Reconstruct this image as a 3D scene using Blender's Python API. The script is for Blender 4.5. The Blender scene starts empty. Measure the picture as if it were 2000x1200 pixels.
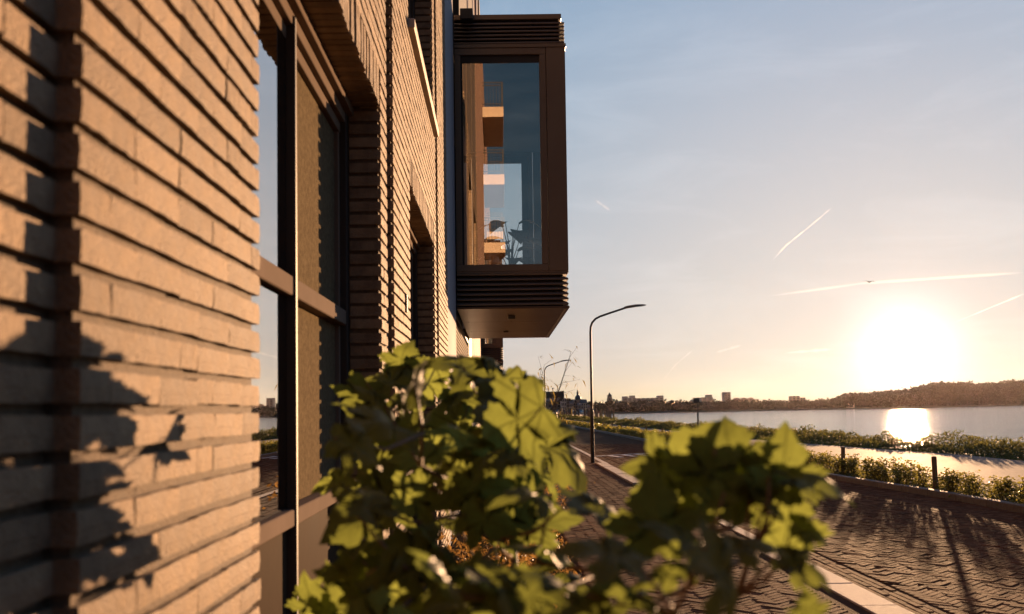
import bpy, math, random
import numpy as np
from mathutils import Vector, Matrix, Euler, noise as mnoise

R = random.Random(7)
rng = np.random.default_rng(11)
sc = bpy.context.scene
col = sc.collection
rad = math.radians

# ------------------------------------------------------------------ camera
cam_d = bpy.data.cameras.new('camera')
cam = bpy.data.objects.new('camera', cam_d)
col.objects.link(cam)
PITCH, ROLL = rad(2.76), rad(0.75)
w_ = Vector((0, math.cos(PITCH), math.sin(PITCH)))
r0 = Vector((1, 0, 0)); u0 = r0.cross(w_)
r_ = r0 * math.cos(ROLL) - u0 * math.sin(ROLL)
u_ = r0 * math.sin(ROLL) + u0 * math.cos(ROLL)
M = Matrix((r_, u_, -w_)).transposed().to_4x4()
M.translation = Vector((0, 0, 1.6))
cam.matrix_world = M
cam_d.sensor_width = 36; cam_d.lens = 1944 / 2000 * 36
cam_d.shift_x = 0.01311; cam_d.shift_y = 0.05365
cam_d.clip_start = 0.05; cam_d.clip_end = 40000
cam_d.dof.use_dof = True; cam_d.dof.focus_distance = 16.5; cam_d.dof.aperture_fstop = 4.2
sc.camera = cam

# ------------------------------------------------------------------ light
SKY_KNEE, SKY_MULT = (1.02, .88, .20), (5.65, 6.35, 23.0)
SUN_AZ, SUN_EL = rad(22.3), rad(2.85)
SUN_DIR = Vector((math.sin(SUN_AZ) * math.cos(SUN_EL), math.cos(SUN_AZ) * math.cos(SUN_EL), math.sin(SUN_EL)))
wd = bpy.data.worlds.new('World'); sc.world = wd; wd.use_nodes = True
nt = wd.node_tree; nt.nodes.clear()
def nn(t, **k):
    n = nt.nodes.new(t)
    for a, b in k.items(): setattr(n, a, b)
    return n
sky = nn('ShaderNodeTexSky', sky_type='NISHITA', sun_disc=False)
sky.sun_elevation = SUN_EL; sky.sun_rotation = SUN_AZ
sky.altitude = 0; sky.air_density = 1.2; sky.dust_density = 0.7; sky.ozone_density = 3.5
bg = nn('ShaderNodeBackground'); outw = nn('ShaderNodeOutputWorld')
bg.inputs['Strength'].default_value = 0.05
# the aureole of scattered light round the low sun, a function of the angle to the sun only
tc = nn('ShaderNodeTexCoord')
dot = nn('ShaderNodeVectorMath', operation='DOT_PRODUCT'); dot.inputs[1].default_value = SUN_DIR
nt.links.new(tc.outputs['Generated'], dot.inputs[0])
def aureole(p, c):
    m = nn('ShaderNodeMath', operation='POWER'); m.inputs[1].default_value = p
    mx = nn('ShaderNodeMath', operation='MAXIMUM'); mx.inputs[1].default_value = 0.0
    nt.links.new(dot.outputs['Value'], mx.inputs[0]); nt.links.new(mx.outputs[0], m.inputs[0])
    v = nn('ShaderNodeVectorMath', operation='SCALE'); v.inputs[0].default_value = c
    nt.links.new(m.outputs[0], v.inputs['Scale'])
    return v
def vadd(a, b):
    v = nn('ShaderNodeVectorMath', operation='ADD'); nt.links.new(a, v.inputs[0]); nt.links.new(b, v.inputs[1]); return v.outputs[0]
# the eye-like response of film to the huge range of a low-sun sky
kn = nn('ShaderNodeVectorMath', operation='DIVIDE'); kn.inputs[1].default_value = SKY_KNEE; nt.links.new(sky.outputs[0], kn.inputs[0])
k1 = nn('ShaderNodeVectorMath', operation='ADD'); k1.inputs[1].default_value = (1, 1, 1); nt.links.new(kn.outputs[0], k1.inputs[0])
gm = nn('ShaderNodeVectorMath', operation='DIVIDE'); nt.links.new(sky.outputs[0], gm.inputs[0]); nt.links.new(k1.outputs[0], gm.inputs[1])
mul = nn('ShaderNodeVectorMath', operation='MULTIPLY'); mul.inputs[1].default_value = SKY_MULT
nt.links.new(gm.outputs[0], mul.inputs[0])
s1 = aureole(1250, (6.0, 5.0, 4.8)); s2 = aureole(110, (.75, .45, .45))
# the sky dims steadily with the angle from the sun
h1 = nn('ShaderNodeMath', operation='MULTIPLY_ADD'); h1.inputs[1].default_value = .5; h1.inputs[2].default_value = .5; nt.links.new(dot.outputs['Value'], h1.inputs[0])
h2 = nn('ShaderNodeMath', operation='POWER'); h2.inputs[1].default_value = 2.0; nt.links.new(h1.outputs[0], h2.inputs[0])
h3 = nn('ShaderNodeMath', operation='MULTIPLY_ADD'); h3.inputs[1].default_value = .80; h3.inputs[2].default_value = .26; nt.links.new(h2.outputs[0], h3.inputs[0])
fall = nn('ShaderNodeVectorMath', operation='SCALE'); nt.links.new(mul.outputs[0], fall.inputs[0]); nt.links.new(h3.outputs[0], fall.inputs['Scale'])
# thin, uneven veil of high cloud
mpc = nn('ShaderNodeMapping'); mpc.inputs['Scale'].default_value = (2.4, 2.4, 10); mpc.inputs['Rotation'].default_value = (0, rad(8), rad(20)); nt.links.new(tc.outputs['Generated'], mpc.inputs[0])
cn = nn('ShaderNodeTexNoise'); cn.inputs['Scale'].default_value = 2.2; cn.inputs['Detail'].default_value = 7; cn.inputs['Roughness'].default_value = .6; cn.inputs['Distortion'].default_value = .6; nt.links.new(mpc.outputs[0], cn.inputs['Vector'])
cr = nn('ShaderNodeMapRange'); cr.inputs['From Min'].default_value = .46; cr.inputs['From Max'].default_value = .78; nt.links.new(cn.outputs[0], cr.inputs[0])
cv = nn('ShaderNodeVectorMath', operation='SCALE'); cv.inputs[0].default_value = (.6, .56, .52); nt.links.new(cr.outputs[0], cv.inputs['Scale'])
cur = vadd(vadd(fall.outputs[0], cv.outputs[0]), s1.outputs[0]); cur = vadd(cur, s2.outputs[0])
nt.links.new(cur, bg.inputs['Color']); nt.links.new(bg.outputs[0], outw.inputs[0])

sun_d = bpy.data.lights.new('sun', 'SUN'); sun = bpy.data.objects.new('sun', sun_d); col.objects.link(sun)
sun_d.energy = 5.0; sun_d.angle = rad(0.5); sun_d.color = (1.0, 0.58, 0.30)
sun.rotation_euler = (-SUN_DIR).to_track_quat('-Z', 'Y').to_euler()

sc.view_settings.view_transform = 'Standard'; sc.view_settings.look = 'None'
sc.view_settings.gamma = 1.0; sc.view_settings.use_curve_mapping = False
sc.view_settings.exposure = 1.5
cy = sc.cycles
cy.use_denoising = True; cy.max_bounces = 7; cy.diffuse_bounces = 3; cy.glossy_bounces = 3
cy.transmission_bounces = 4; cy.volume_bounces = 0; cy.transparent_max_bounces = 12
cy.caustics_reflective = False; cy.caustics_refractive = False; cy.sample_clamp_indirect = 6

# ------------------------------------------------------------------ helpers
def tag(o, label=None, cat=None, group=None, kind=None):
    if label: o['label'] = label
    if cat: o['category'] = cat
    if group: o['group'] = group
    if kind: o['kind'] = kind
    return o
def link(name, data, parent=None):
    o = bpy.data.objects.new(name, data); col.objects.link(o)
    if parent: o.parent = parent
    return o
def empty(name, label=None, cat=None, group=None, loc=(0, 0, 0), kind=None):
    o = link(name, None); o.location = loc; o.empty_display_size = .2
    return tag(o, label, cat, group, kind)
def copy_tree(o, parent=None):
    c = o.copy(); col.objects.link(c)
    if parent: c.parent = parent
    for ch in list(o.children): copy_tree(ch, c)
    return c

class MB:
    def __init__(s): s.v = []; s.f = []; s.cut = []
    def add(s, vs, fs):
        b = len(s.v); s.cut.append((b, len(s.f))); s.v += [tuple(p) for p in vs]; s.f += [tuple(i + b for i in f) for f in fs]
    def box(s, x0, x1, y0, y1, z0, z1, mtx=None):
        vs = [(x0, y0, z0), (x1, y0, z0), (x1, y1, z0), (x0, y1, z0), (x0, y0, z1), (x1, y0, z1), (x1, y1, z1), (x0, y1, z1)]
        if mtx: vs = [mtx @ Vector(p) for p in vs]
        s.add(vs, [(3, 2, 1, 0), (4, 5, 6, 7), (0, 1, 5, 4), (1, 2, 6, 5), (2, 3, 7, 6), (3, 0, 4, 7)])
    def bbox(s, x0, x1, y0, y1, z0, z1, b=.004, mtx=None):
        """box with chamfered edges"""
        vs = []
        for sx in (0, 1):
            for sy in (0, 1):
                for sz in (0, 1):
                    X = (x0, x1)[sx]; Y = (y0, y1)[sy]; Z = (z0, z1)[sz]
                    dx, dy, dz = b * (1 - 2 * sx), b * (1 - 2 * sy), b * (1 - 2 * sz)
                    vs += [(X, Y + dy, Z + dz), (X + dx, Y, Z + dz), (X + dx, Y + dy, Z)]
        if mtx: vs = [mtx @ Vector(p) for p in vs]
        def i(sx, sy, sz, a): return (sx * 4 + sy * 2 + sz) * 3 + a
        fs = []
        fs += [(i(0,0,0,0), i(0,0,1,0), i(0,1,1,0), i(0,1,0,0)), (i(1,0,0,0), i(1,1,0,0), i(1,1,1,0), i(1,0,1,0))]
        fs += [(i(0,0,0,1), i(1,0,0,1), i(1,0,1,1), i(0,0,1,1)), (i(0,1,0,1), i(0,1,1,1), i(1,1,1,1), i(1,1,0,1))]
        fs += [(i(0,0,0,2), i(0,1,0,2), i(1,1,0,2), i(1,0,0,2)), (i(0,0,1,2), i(1,0,1,2), i(1,1,1,2), i(0,1,1,2))]
        for sx in (0, 1):
            for sy in (0, 1):
                q = (i(sx,sy,0,0), i(sx,sy,1,0), i(sx,sy,1,1), i(sx,sy,0,1)); fs.append(q if sx != sy else q[::-1])
            for sz in (0, 1):
                q = (i(sx,0,sz,0), i(sx,1,sz,0), i(sx,1,sz,2), i(sx,0,sz,2)); fs.append(q if sx == sz else q[::-1])
        for sy in (0, 1):
            for sz in (0, 1):
                q = (i(0,sy,sz,1), i(1,sy,sz,1), i(1,sy,sz,2), i(0,sy,sz,2)); fs.append(q if sy != sz else q[::-1])
        for sx in (0, 1):
            for sy in (0, 1):
                for sz in (0, 1):
                    q = (i(sx,sy,sz,0), i(sx,sy,sz,1), i(sx,sy,sz,2)); fs.append(q if (sx + sy + sz) % 2 else q[::-1])
        s.add(vs, fs)
    def tube(s, pts, rr, n=8, cap=True):
        pts = [Vector(p) for p in pts]
        if not hasattr(rr, '__len__'): rr = [rr] * len(pts)
        ref = Vector((0, 0, 1)); vs = []; fs = []
        a = None
        for k, p in enumerate(pts):
            t = (pts[min(k + 1, len(pts) - 1)] - pts[max(k - 1, 0)])
            t = t.normalized() if t.length > 1e-9 else Vector((0, 0, 1))
            if a is None:
                a = t.orthogonal().normalized()
            else:
                a = (a - t * a.dot(t)); a = a.normalized() if a.length > 1e-6 else t.orthogonal().normalized()
            b = t.cross(a)
            for j in range(n):
                an = 2 * math.pi * j / n
                vs.append(p + (a * math.cos(an) + b * math.sin(an)) * rr[k])
        for k in range(len(pts) - 1):
            for j in range(n):
                fs.append((k * n + j, k * n + (j + 1) % n, (k + 1) * n + (j + 1) % n, (k + 1) * n + j))
        if cap:
            fs.append(tuple(range(n - 1, -1, -1))); fs.append(tuple((len(pts) - 1) * n + j for j in range(n)))
        s.add(vs, fs)
    def lathe(s, cx, cy, prof, n=16):
        s.tube([(cx, cy, z) for r, z in prof], [max(r, 1e-4) for r, z in prof], n)
    def prism(s, poly, z0, z1):
        n = len(poly)
        s.add([(x, y, z0) for x, y in poly] + [(x, y, z1) for x, y in poly],
              [tuple(range(n - 1, -1, -1)), tuple(range(n, 2 * n))] + [(i, (i + 1) % n, n + (i + 1) % n, n + i) for i in range(n)])
    def gable(s, x0, x1, y0, y1, z0, z1, axis='x'):
        """gabled roof, ridge along axis"""
        if axis == 'x':
            ym = (y0 + y1) / 2
            vs = [(x0, y0, z0), (x1, y0, z0), (x1, y1, z0), (x0, y1, z0), (x0, ym, z1), (x1, ym, z1)]
            s.add(vs, [(3, 2, 1, 0), (0, 1, 5, 4), (2, 3, 4, 5), (0, 4, 3), (1, 2, 5)])
        else:
            xm = (x0 + x1) / 2
            vs = [(x0, y0, z0), (x1, y0, z0), (x1, y1, z0), (x0, y1, z0), (xm, y0, z1), (xm, y1, z1)]
            s.add(vs, [(3, 2, 1, 0), (1, 2, 5, 4), (3, 0, 4, 5), (0, 1, 4), (2, 3, 5)])
    def sheet(s, rows):
        n = len(rows[0])
        vs = [p for r in rows for p in r]; fs = []
        for i in range(len(rows) - 1):
            for j in range(n - 1):
                fs.append((i * n + j, i * n + j + 1, (i + 1) * n + j + 1, (i + 1) * n + j))
        s.add(vs, fs)
    def mesh(s, name, m, smooth=False):
        me = bpy.data.meshes.new(name); me.from_pydata(s.v, [], s.f); me.update()
        if m: me.materials.append(m)
        if smooth: me.polygons.foreach_set('use_smooth', [True] * len(me.polygons))
        return me
    def build(s, name, m, parent=None, smooth=False, each=False):
        if each:                                       # every added solid an object of its own
            out = []
            cs = s.cut + [(len(s.v), len(s.f))]
            for (a, fa), (b, fb_) in zip(cs, cs[1:]):
                q = MB(); q.v = s.v[a:b]; q.f = [tuple(i - a for i in f) for f in s.f[fa:fb_]]
                out.append(link(name, q.mesh(name, m, smooth), parent))
            return out
        return link(name, s.mesh(name, m, smooth), parent)

def npmesh(name, V, F, m, smooth=False):
    """V (n,3), F (k,m) numpy arrays with m corners per face"""
    me = bpy.data.meshes.new(name)
    k, c = F.shape
    me.vertices.add(len(V)); me.vertices.foreach_set('co', np.ascontiguousarray(V, dtype=np.float32).ravel())
    me.loops.add(k * c); me.loops.foreach_set('vertex_index', np.ascontiguousarray(F, dtype=np.int32).ravel())
    me.polygons.add(k); me.polygons.foreach_set('loop_start', np.arange(0, k * c, c, dtype=np.int32))
    me.update(calc_edges=True); me.validate()
    if m: me.materials.append(m)
    me.polygons.foreach_set('use_smooth', [smooth] * k)
    return me

def stack_mesh(name, base_v, base_f, xf, m, smooth=False):
    """copies of one small mesh: xf (n,4,3): rows 0..2 basis, row 3 offset"""
    n = len(xf); nv = len(base_v)
    V = np.einsum('vi,nij->nvj', base_v, xf[:, :3, :]) + xf[:, None, 3, :]
    F = (base_f[None] + (np.arange(n) * nv)[:, None, None]).reshape(-1, base_f.shape[1])
    return npmesh(name, V.reshape(-1, 3), F, m, smooth)

# ------------------------------------------------------------------ materials
def new_mat(name):
    m = bpy.data.materials.new(name); m.use_nodes = True
    return m, m.node_tree, m.node_tree.nodes['Principled BSDF']
def mat(name, a, b=None, scale=4.0, rough=.75, rrange=.12, isl=0.0, obj=0.0, bump=0.0, bscale=None, metal=0.0, spec=.5, detail=6, coords='Object', stretch=None):
    """two-colour mottled material with per-piece tone and fine relief"""
    m, t, p = new_mat(name)
    if b is None: b = tuple(c * .72 for c in a)
    N = t.nodes.new; L = t.links.new
    c = N('ShaderNodeTexCoord'); mp = N('ShaderNodeMapping'); L(c.outputs[coords], mp.inputs[0])
    if stretch: mp.inputs['Scale'].default_value = stretch
    no = N('ShaderNodeTexNoise'); no.inputs['Scale'].default_value = scale; no.inputs['Detail'].default_value = detail; no.inputs['Roughness'].default_value = .62
    L(mp.outputs[0], no.inputs['Vector'])
    rp = N('ShaderNodeValToRGB'); rp.color_ramp.elements[0].position = .32; rp.color_ramp.elements[1].position = .68
    rp.color_ramp.elements[0].color = (*b, 1); rp.color_ramp.elements[1].color = (*a, 1)
    L(no.outputs[0], rp.inputs[0]); cur = rp.outputs[0]
    for src, amt in (('isl', isl), ('obj', obj)):
        if amt <= 0: continue
        if src == 'isl':
            g = N('ShaderNodeNewGeometry'); o = g.outputs['Random Per Island']
        else:
            g = N('ShaderNodeObjectInfo'); o = g.outputs['Random']
        mr = N('ShaderNodeMapRange'); mr.inputs['To Min'].default_value = 1 - amt; mr.inputs['To Max'].default_value = 1 + amt
        L(o, mr.inputs[0])
        vm = N('ShaderNodeVectorMath'); vm.operation = 'SCALE'; L(cur, vm.inputs[0]); L(mr.outputs[0], vm.inputs['Scale']); cur = vm.outputs[0]
    L(cur, p.inputs['Base Color'])
    mr = N('ShaderNodeMapRange'); mr.inputs['To Min'].default_value = max(rough - rrange, .02); mr.inputs['To Max'].default_value = min(rough + rrange, 1)
    L(no.outputs[0], mr.inputs[0]); L(mr.outputs[0], p.inputs['Roughness'])
    if spec < .2: p.inputs['IOR'].default_value = 1.06 if spec < .1 else 1.12
    p.inputs['Metallic'].default_value = metal; p.inputs['Specular IOR Level'].default_value = spec
    if bump > 0:
        n2 = N('ShaderNodeTexNoise'); n2.inputs['Scale'].default_value = bscale or scale * 4; n2.inputs['Detail'].default_value = 5
        L(mp.outputs[0], n2.inputs['Vector'])
        bm = N('ShaderNodeBump'); bm.inputs['Strength'].default_value = bump; bm.inputs['Distance'].default_value = .01
        L(n2.outputs[0], bm.inputs['Height']); L(bm.outputs[0], p.inputs['Normal'])
    return m
def leaf_mat(name, base, trans, tfac=.5, rough=.45, isl=.25, obj=0.0, scale=30, veins=False):
    m, t, p = new_mat(name); N = t.nodes.new; L = t.links.new
    c = N('ShaderNodeTexCoord'); no = N('ShaderNodeTexNoise'); no.inputs['Scale'].default_value = scale; L(c.outputs['Object'], no.inputs['Vector'])
    g = N('ShaderNodeNewGeometry'); oi = N('ShaderNodeObjectInfo')
    def tone(colr):
        cur = None
        ad = N('ShaderNodeMath'); ad.operation = 'ADD'
        a1 = N('ShaderNodeMapRange'); a1.inputs['To Min'].default_value = -isl; a1.inputs['To Max'].default_value = isl; L(g.outputs['Random Per Island'], a1.inputs[0])
        a2 = N('ShaderNodeMapRange'); a2.inputs['To Min'].default_value = 1 - obj - .2; a2.inputs['To Max'].default_value = 1 + obj + .2
        if obj > 0:
            ad2 = N('ShaderNodeMath'); ad2.operation = 'ADD'; L(oi.outputs['Random'], ad2.inputs[0]); L(no.outputs[0], ad2.inputs[1])
            hf = N('ShaderNodeMath'); hf.operation = 'MULTIPLY'; hf.inputs[1].default_value = .5; L(ad2.outputs[0], hf.inputs[0]); L(hf.outputs[0], a2.inputs[0])
        else:
            L(no.outputs[0], a2.inputs[0])
        L(a1.outputs[0], ad.inputs[0]); L(a2.outputs[0], ad.inputs[1])
        v = N('ShaderNodeVectorMath'); v.operation = 'SCALE'; v.inputs[0].default_value = colr; L(ad.outputs[0], v.inputs['Scale'])
        return v.outputs[0]
    L(tone(base), p.inputs['Base Color']); p.inputs['Roughness'].default_value = rough; p.inputs['Specular IOR Level'].default_value = .16
    bc, tcol = tone(base), tone(trans)
    if veins:
        sp = N('ShaderNodeSeparateXYZ'); L(c.outputs['Object'], sp.inputs[0])
        ab = N('ShaderNodeMath'); ab.operation = 'ABSOLUTE'; L(sp.outputs[0], ab.inputs[0])
        fac = None
        for (dx, dy) in ((0, 1), (.80, .60), (.97, -.14)):
            m1 = N('ShaderNodeMath'); m1.operation = 'MULTIPLY'; m1.inputs[1].default_value = dy; L(ab.outputs[0], m1.inputs[0])
            m2 = N('ShaderNodeMath'); m2.operation = 'MULTIPLY_ADD'; m2.inputs[1].default_value = -dx; L(sp.outputs[1], m2.inputs[0]); L(m1.outputs[0], m2.inputs[2])
            m3 = N('ShaderNodeMath'); m3.operation = 'ABSOLUTE'; L(m2.outputs[0], m3.inputs[0])
            m4 = N('ShaderNodeMapRange'); m4.inputs['From Min'].default_value = .022; m4.inputs['From Max'].default_value = .008; L(m3.outputs[0], m4.inputs[0])
            if fac is None: fac = m4.outputs[0]
            else:
                mm = N('ShaderNodeMath'); mm.operation = 'MAXIMUM'; L(fac, mm.inputs[0]); L(m4.outputs[0], mm.inputs[1]); fac = mm.outputs[0]
        def vein(colr, vc):
            mxc = N('ShaderNodeMix'); mxc.data_type = 'RGBA'; L(fac, mxc.inputs[0]); L(colr, mxc.inputs[6]); mxc.inputs[7].default_value = (*vc, 1); return mxc.outputs[2]
        bc = vein(bc, tuple(v * 2.1 for v in base)); tcol = vein(tcol, tuple(v * .45 for v in trans))
        L(bc, p.inputs['Base Color'])
    tr = N('ShaderNodeBsdfTranslucent'); L(tcol, tr.inputs['Color'])
    mx = N('ShaderNodeMixShader'); mx.inputs[0].default_value = tfac
    L(p.outputs[0], mx.inputs[1]); L(tr.outputs[0], mx.inputs[2]); L(mx.outputs[0], t.nodes['Material Output'].inputs[0])
    return m

BRICK_A, BRICK_B = (.31, .212, .122), (.165, .108, .062)
M_brick = mat('brick_clay', BRICK_A, BRICK_B, scale=16, detail=12, rough=.85, obj=.2, bump=.7, bscale=150, stretch=(1, .21, 1))
M_brick_i = mat('brick_clay_joined', BRICK_A, BRICK_B, scale=16, detail=12, rough=.85, isl=.22, bump=.45, bscale=170)
M_mortar = mat('mortar', (.15, .105, .068), (.09, .062, .04), scale=40, rough=.95, bump=.6, bscale=160)
M_frame = mat('dark_bronze_paint', (.052, .042, .034), (.043, .034, .028), scale=3, rough=.62, rrange=.05, spec=.2)
M_frame_l = mat('brown_grey_paint', (.20, .15, .115), (.16, .12, .09), scale=3, rough=.8, rrange=.06, spec=.08)
M_bay = mat('bay_bronze_cladding', (.19, .128, .078), (.165, .11, .068), scale=1.3, rough=.42, rrange=.08, spec=.3)
M_louv = mat('louvre_bronze', (.12, .083, .055), (.095, .065, .044), scale=2, rough=.42, rrange=.08)
M_louv_l = mat('louvre_pale', (.50, .44, .38), (.42, .37, .31), scale=2, rough=.5)
M_white = mat('white_panel', (.40, .39, .40), (.36, .35, .36), scale=1.5, rough=.6, spec=.09)
M_sill = mat('stone_sill', (.50, .43, .36), (.40, .34, .28), scale=14, rough=.7, bump=.2)
M_screen = mat('sun_screen_fabric', (.19, .145, .085), (.10, .075, .045), scale=60, rough=.95, rrange=.04, bump=.5, bscale=240, detail=10, spec=.06)
M_panel = mat('lower_panel', (.065, .045, .029), (.048, .033, .021), scale=3, rough=.6, spec=.09)
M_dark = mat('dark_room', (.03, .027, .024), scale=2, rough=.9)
M_road = mat('road_bed', (.12, .062, .036), (.075, .039, .023), scale=20, rough=.92, bump=.5, spec=.13)
M_paver = mat('road_paver', (.17, .076, .037), (.11, .049, .024), scale=6, rough=.86, isl=.35, bump=.4, bscale=90, coords='Object', spec=.13)
M_paver2 = mat('pavement_paver', (.19, .098, .055), (.125, .064, .036), scale=6, rough=.86, isl=.32, bump=.4, bscale=90, spec=.13)
M_paver_o = mat('road_paver_single', (.17, .076, .037), (.11, .049, .024), scale=6, rough=.86, obj=.35, bump=.4, bscale=90, spec=.13)
M_paver2_o = mat('pavement_paver_single', (.19, .098, .055), (.125, .064, .036), scale=6, rough=.86, obj=.32, bump=.4, bscale=90, spec=.13)
M_kerb = mat('kerb_concrete', (.54, .45, .36), (.43, .355, .285), scale=18, rough=.85, spec=.26, obj=.1, bump=.3, bscale=120)
M_path = mat('path_concrete', (.38, .295, .22), (.30, .235, .175), scale=1.5, rough=.8, bump=.2, bscale=40, spec=.1)
M_soil = mat('soil', (.085, .058, .036), (.04, .028, .018), scale=14, rough=.97, bump=1.0, bscale=60, spec=.05)
M_turf = mat('turf', (.075, .075, .03), (.05, .045, .022), scale=1.2, rough=.95, bump=.8, bscale=12)
M_mark = mat('marking_paint', (.78, .72, .64), (.55, .5, .44), scale=22, rough=.65)
M_wood = mat('wooden_post', (.24, .15, .085), (.15, .095, .055), scale=12, rough=.85, stretch=(3, 3, .4), bump=.5)
M_lamp = mat('lamp_post_paint', (.030, .026, .023), (.020, .018, .016), scale=5, rough=.5, spec=.25)
M_lamp2 = mat('lamp_head', (.06, .056, .052), scale=5, rough=.35)
M_bark = mat('bark', (.10, .075, .05), (.06, .045, .03), scale=20, rough=.9, bump=.6)
M_leaf = leaf_mat('maple_leaf', (.05, .067, .017), (.205, .245, .052), tfac=.5, rough=.5, isl=0, obj=.3, scale=7, veins=True)
M_hedge = leaf_mat('hedge_leaf', (.07, .07, .022), (.34, .30, .06), tfac=.45, isl=.35, obj=.2)
M_weed = leaf_mat('weed_leaf', (.065, .072, .026), (.18, .17, .045), tfac=.4, isl=.35)
M_bamboo = leaf_mat('bamboo_leaf', (.09, .075, .028), (.32, .24, .06), tfac=.45, isl=.3)
M_shrub = leaf_mat('shrub_leaf', (.10, .062, .03), (.30, .17, .05), tfac=.4, isl=.4)
M_tree = leaf_mat('tree_leaf', (.05, .043, .020), (.05, .045, .018), tfac=.04, isl=.15, obj=.2, scale=.15)
M_house_plant = leaf_mat('house_plant_leaf', (.03, .05, .02), (.06, .1, .02), tfac=.2)

def glass_mat(name, tint, fac, rough=.0):
    m, t, p = new_mat(name); N = t.nodes.new; L = t.links.new
    tr = N('ShaderNodeBsdfTransparent'); tr.inputs[0].default_value = (*tint, 1)
    gl = N('ShaderNodeBsdfGlossy'); gl.inputs['Roughness'].default_value = rough; gl.inputs[0].default_value = (.95, .95, .95, 1)
    fr = N('ShaderNodeFresnel'); fr.inputs[0].default_value = 1.5
    mr = N('ShaderNodeMapRange'); mr.inputs['From Min'].default_value = .04; mr.inputs['To Min'].default_value = fac; mr.inputs['To Max'].default_value = 1
    L(fr.outputs[0], mr.inputs[0])
    mx = N('ShaderNodeMixShader'); L(mr.outputs[0], mx.inputs[0]); L(tr.outputs[0], mx.inputs[1]); L(gl.outputs[0], mx.inputs[2])
    L(mx.outputs[0], t.nodes['Material Output'].inputs[0]); return m
M_glass = glass_mat('bay_glass', (.95, .97, .97), .25)
M_glass_in = glass_mat('clear_glass', (.95, .97, .97), .05)
M_wglass = glass_mat('window_glass', (.25, .25, .24), .55)

# water: glossy with elongated ripples
M_water, t, p = new_mat('river_water')
p.inputs['Base Color'].default_value = (.045, .05, .05, 1); p.inputs['Roughness'].default_value = .08; p.inputs['IOR'].default_value = 1.33
N = t.nodes.new; L = t.links.new
c = N('ShaderNodeTexCoord')
prev = None
for sc_, st, amp in ((.22, (1, 1.8, 1), .42), (.9, (1, 1.6, 1), .16), (3.2, (1, 1.3, 1), .03)):
    mp = N('ShaderNodeMapping'); mp.inputs['Scale'].default_value = st; mp.inputs['Rotation'].default_value = (0, 0, rad(25)); L(c.outputs['Object'], mp.inputs[0])
    no = N('ShaderNodeTexNoise'); no.inputs['Scale'].default_value = sc_; no.inputs['Detail'].default_value = 4; L(mp.outputs[0], no.inputs['Vector'])
    b = N('ShaderNodeBump'); b.inputs['Strength'].default_value = 1; b.inputs['Distance'].default_value = amp; L(no.outputs[0], b.inputs['Height'])
    if prev: L(prev.outputs[0], b.inputs['Normal'])
    prev = b
L(prev.outputs[0], p.inputs['Normal'])

# ------------------------------------------------------------------ ground, road, water
def interp(pts, y):
    return float(np.interp(y, [p[0] for p in pts], [p[1] for p in pts]))
BANK = [(-150, 17), (30, 17), (45, 16.5), (60, 15.6), (85, 14.4), (110, 13.6), (150, 12.5), (250, 11)]
PFAR = [(-150, 14.6), (26, 14.4), (31, 14.4), (36, 13.7), (46, 12.5), (64, 12.2), (80, 11.6), (110, 10.8), (250, 9.5)]
PNEAR = [(-150, 9.6), (20, 9.6), (60, 9.2), (120, 8.4), (250, 7.2)]
KERB_R = [(-60, 7.85), (15, 7.85), (17.5, 7.78), (20, 7.6), (23, 7.38), (28, 7.25), (50, 7.2), (80, 6.9), (105, 6.5), (200, 5.2)]
YS = [-150, -60, -20, 0, 5, 10, 14, 16, 18, 20, 22, 24, 26, 28, 31, 34, 38, 42, 46, 52, 58, 64, 72, 80, 95, 110, 130, 160, 200, 235]
def strip(name, m, fa, fb, z, ys=YS, y0=-150, y1=240, nx=2, parent=None, kind='structure'):
    b = MB(); rows = []
    for y in [v for v in ys if y0 < v < y1] + []:
        rows.append(y)
    rows = [y0] + rows + [y1]
    rows = sorted(set(rows))
    out = []
    for y in rows:
        xa, xb = fa(y), fb(y)
        out.append([(xa + (xb - xa) * i / (nx - 1), y, z(xa + (xb - xa) * i / (nx - 1), y) if callable(z) else z) for i in range(nx)])
    b.sheet(out); o = b.build(name, m, parent)
    if kind: o['kind'] = kind
    return o
g = MB(); rows = []
for y in YS + [246, 250]:
    bk = interp(BANK, y); e = -3.2 if y >= 250 else 0
    rows.append([(-900, y, -.16 + e), (-30, y, -.16 + e), (0, y, -.16 + e), (7, y, -.16 + e), (12, y, -.13 + e), (bk, y, -.14 + e), (bk + 1.2, y, -.7 + e), (bk + 3.5, y, -2.4 + min(e, 0) * .2)])
g.sheet(rows); ground = g.build('ground', M_turf); ground['kind'] = 'structure'
wb = MB(); wb.add([(-3000, -1500, -1.5), (9000, -1500, -1.5), (9000, 9000, -1.5), (-3000, 9000, -1.5)], [(0, 1, 2, 3)])
water = wb.build('river_water', M_water); water['kind'] = 'structure'
# far bank
SH = [(-1500, 470), (-300, 500), (20, 545), (61, 561), (115, 622), (195, 722), (337, 846), (720, 1330), (1100, 1800), (1700, 2500)]
b = MB(); rows = []
for off, z in ((-4, -2.2), (2, -.9), (12, .2), (80, .6), (600, 1.0), (5000, 1.2)):
    rows.append([(x - off * .5, y + off, z) for x, y in SH])
b.sheet(list(zip(*rows)) and [list(q) for q in zip(*rows)])
fb = b.build('far_bank', M_turf); fb['kind'] = 'structure'

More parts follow.
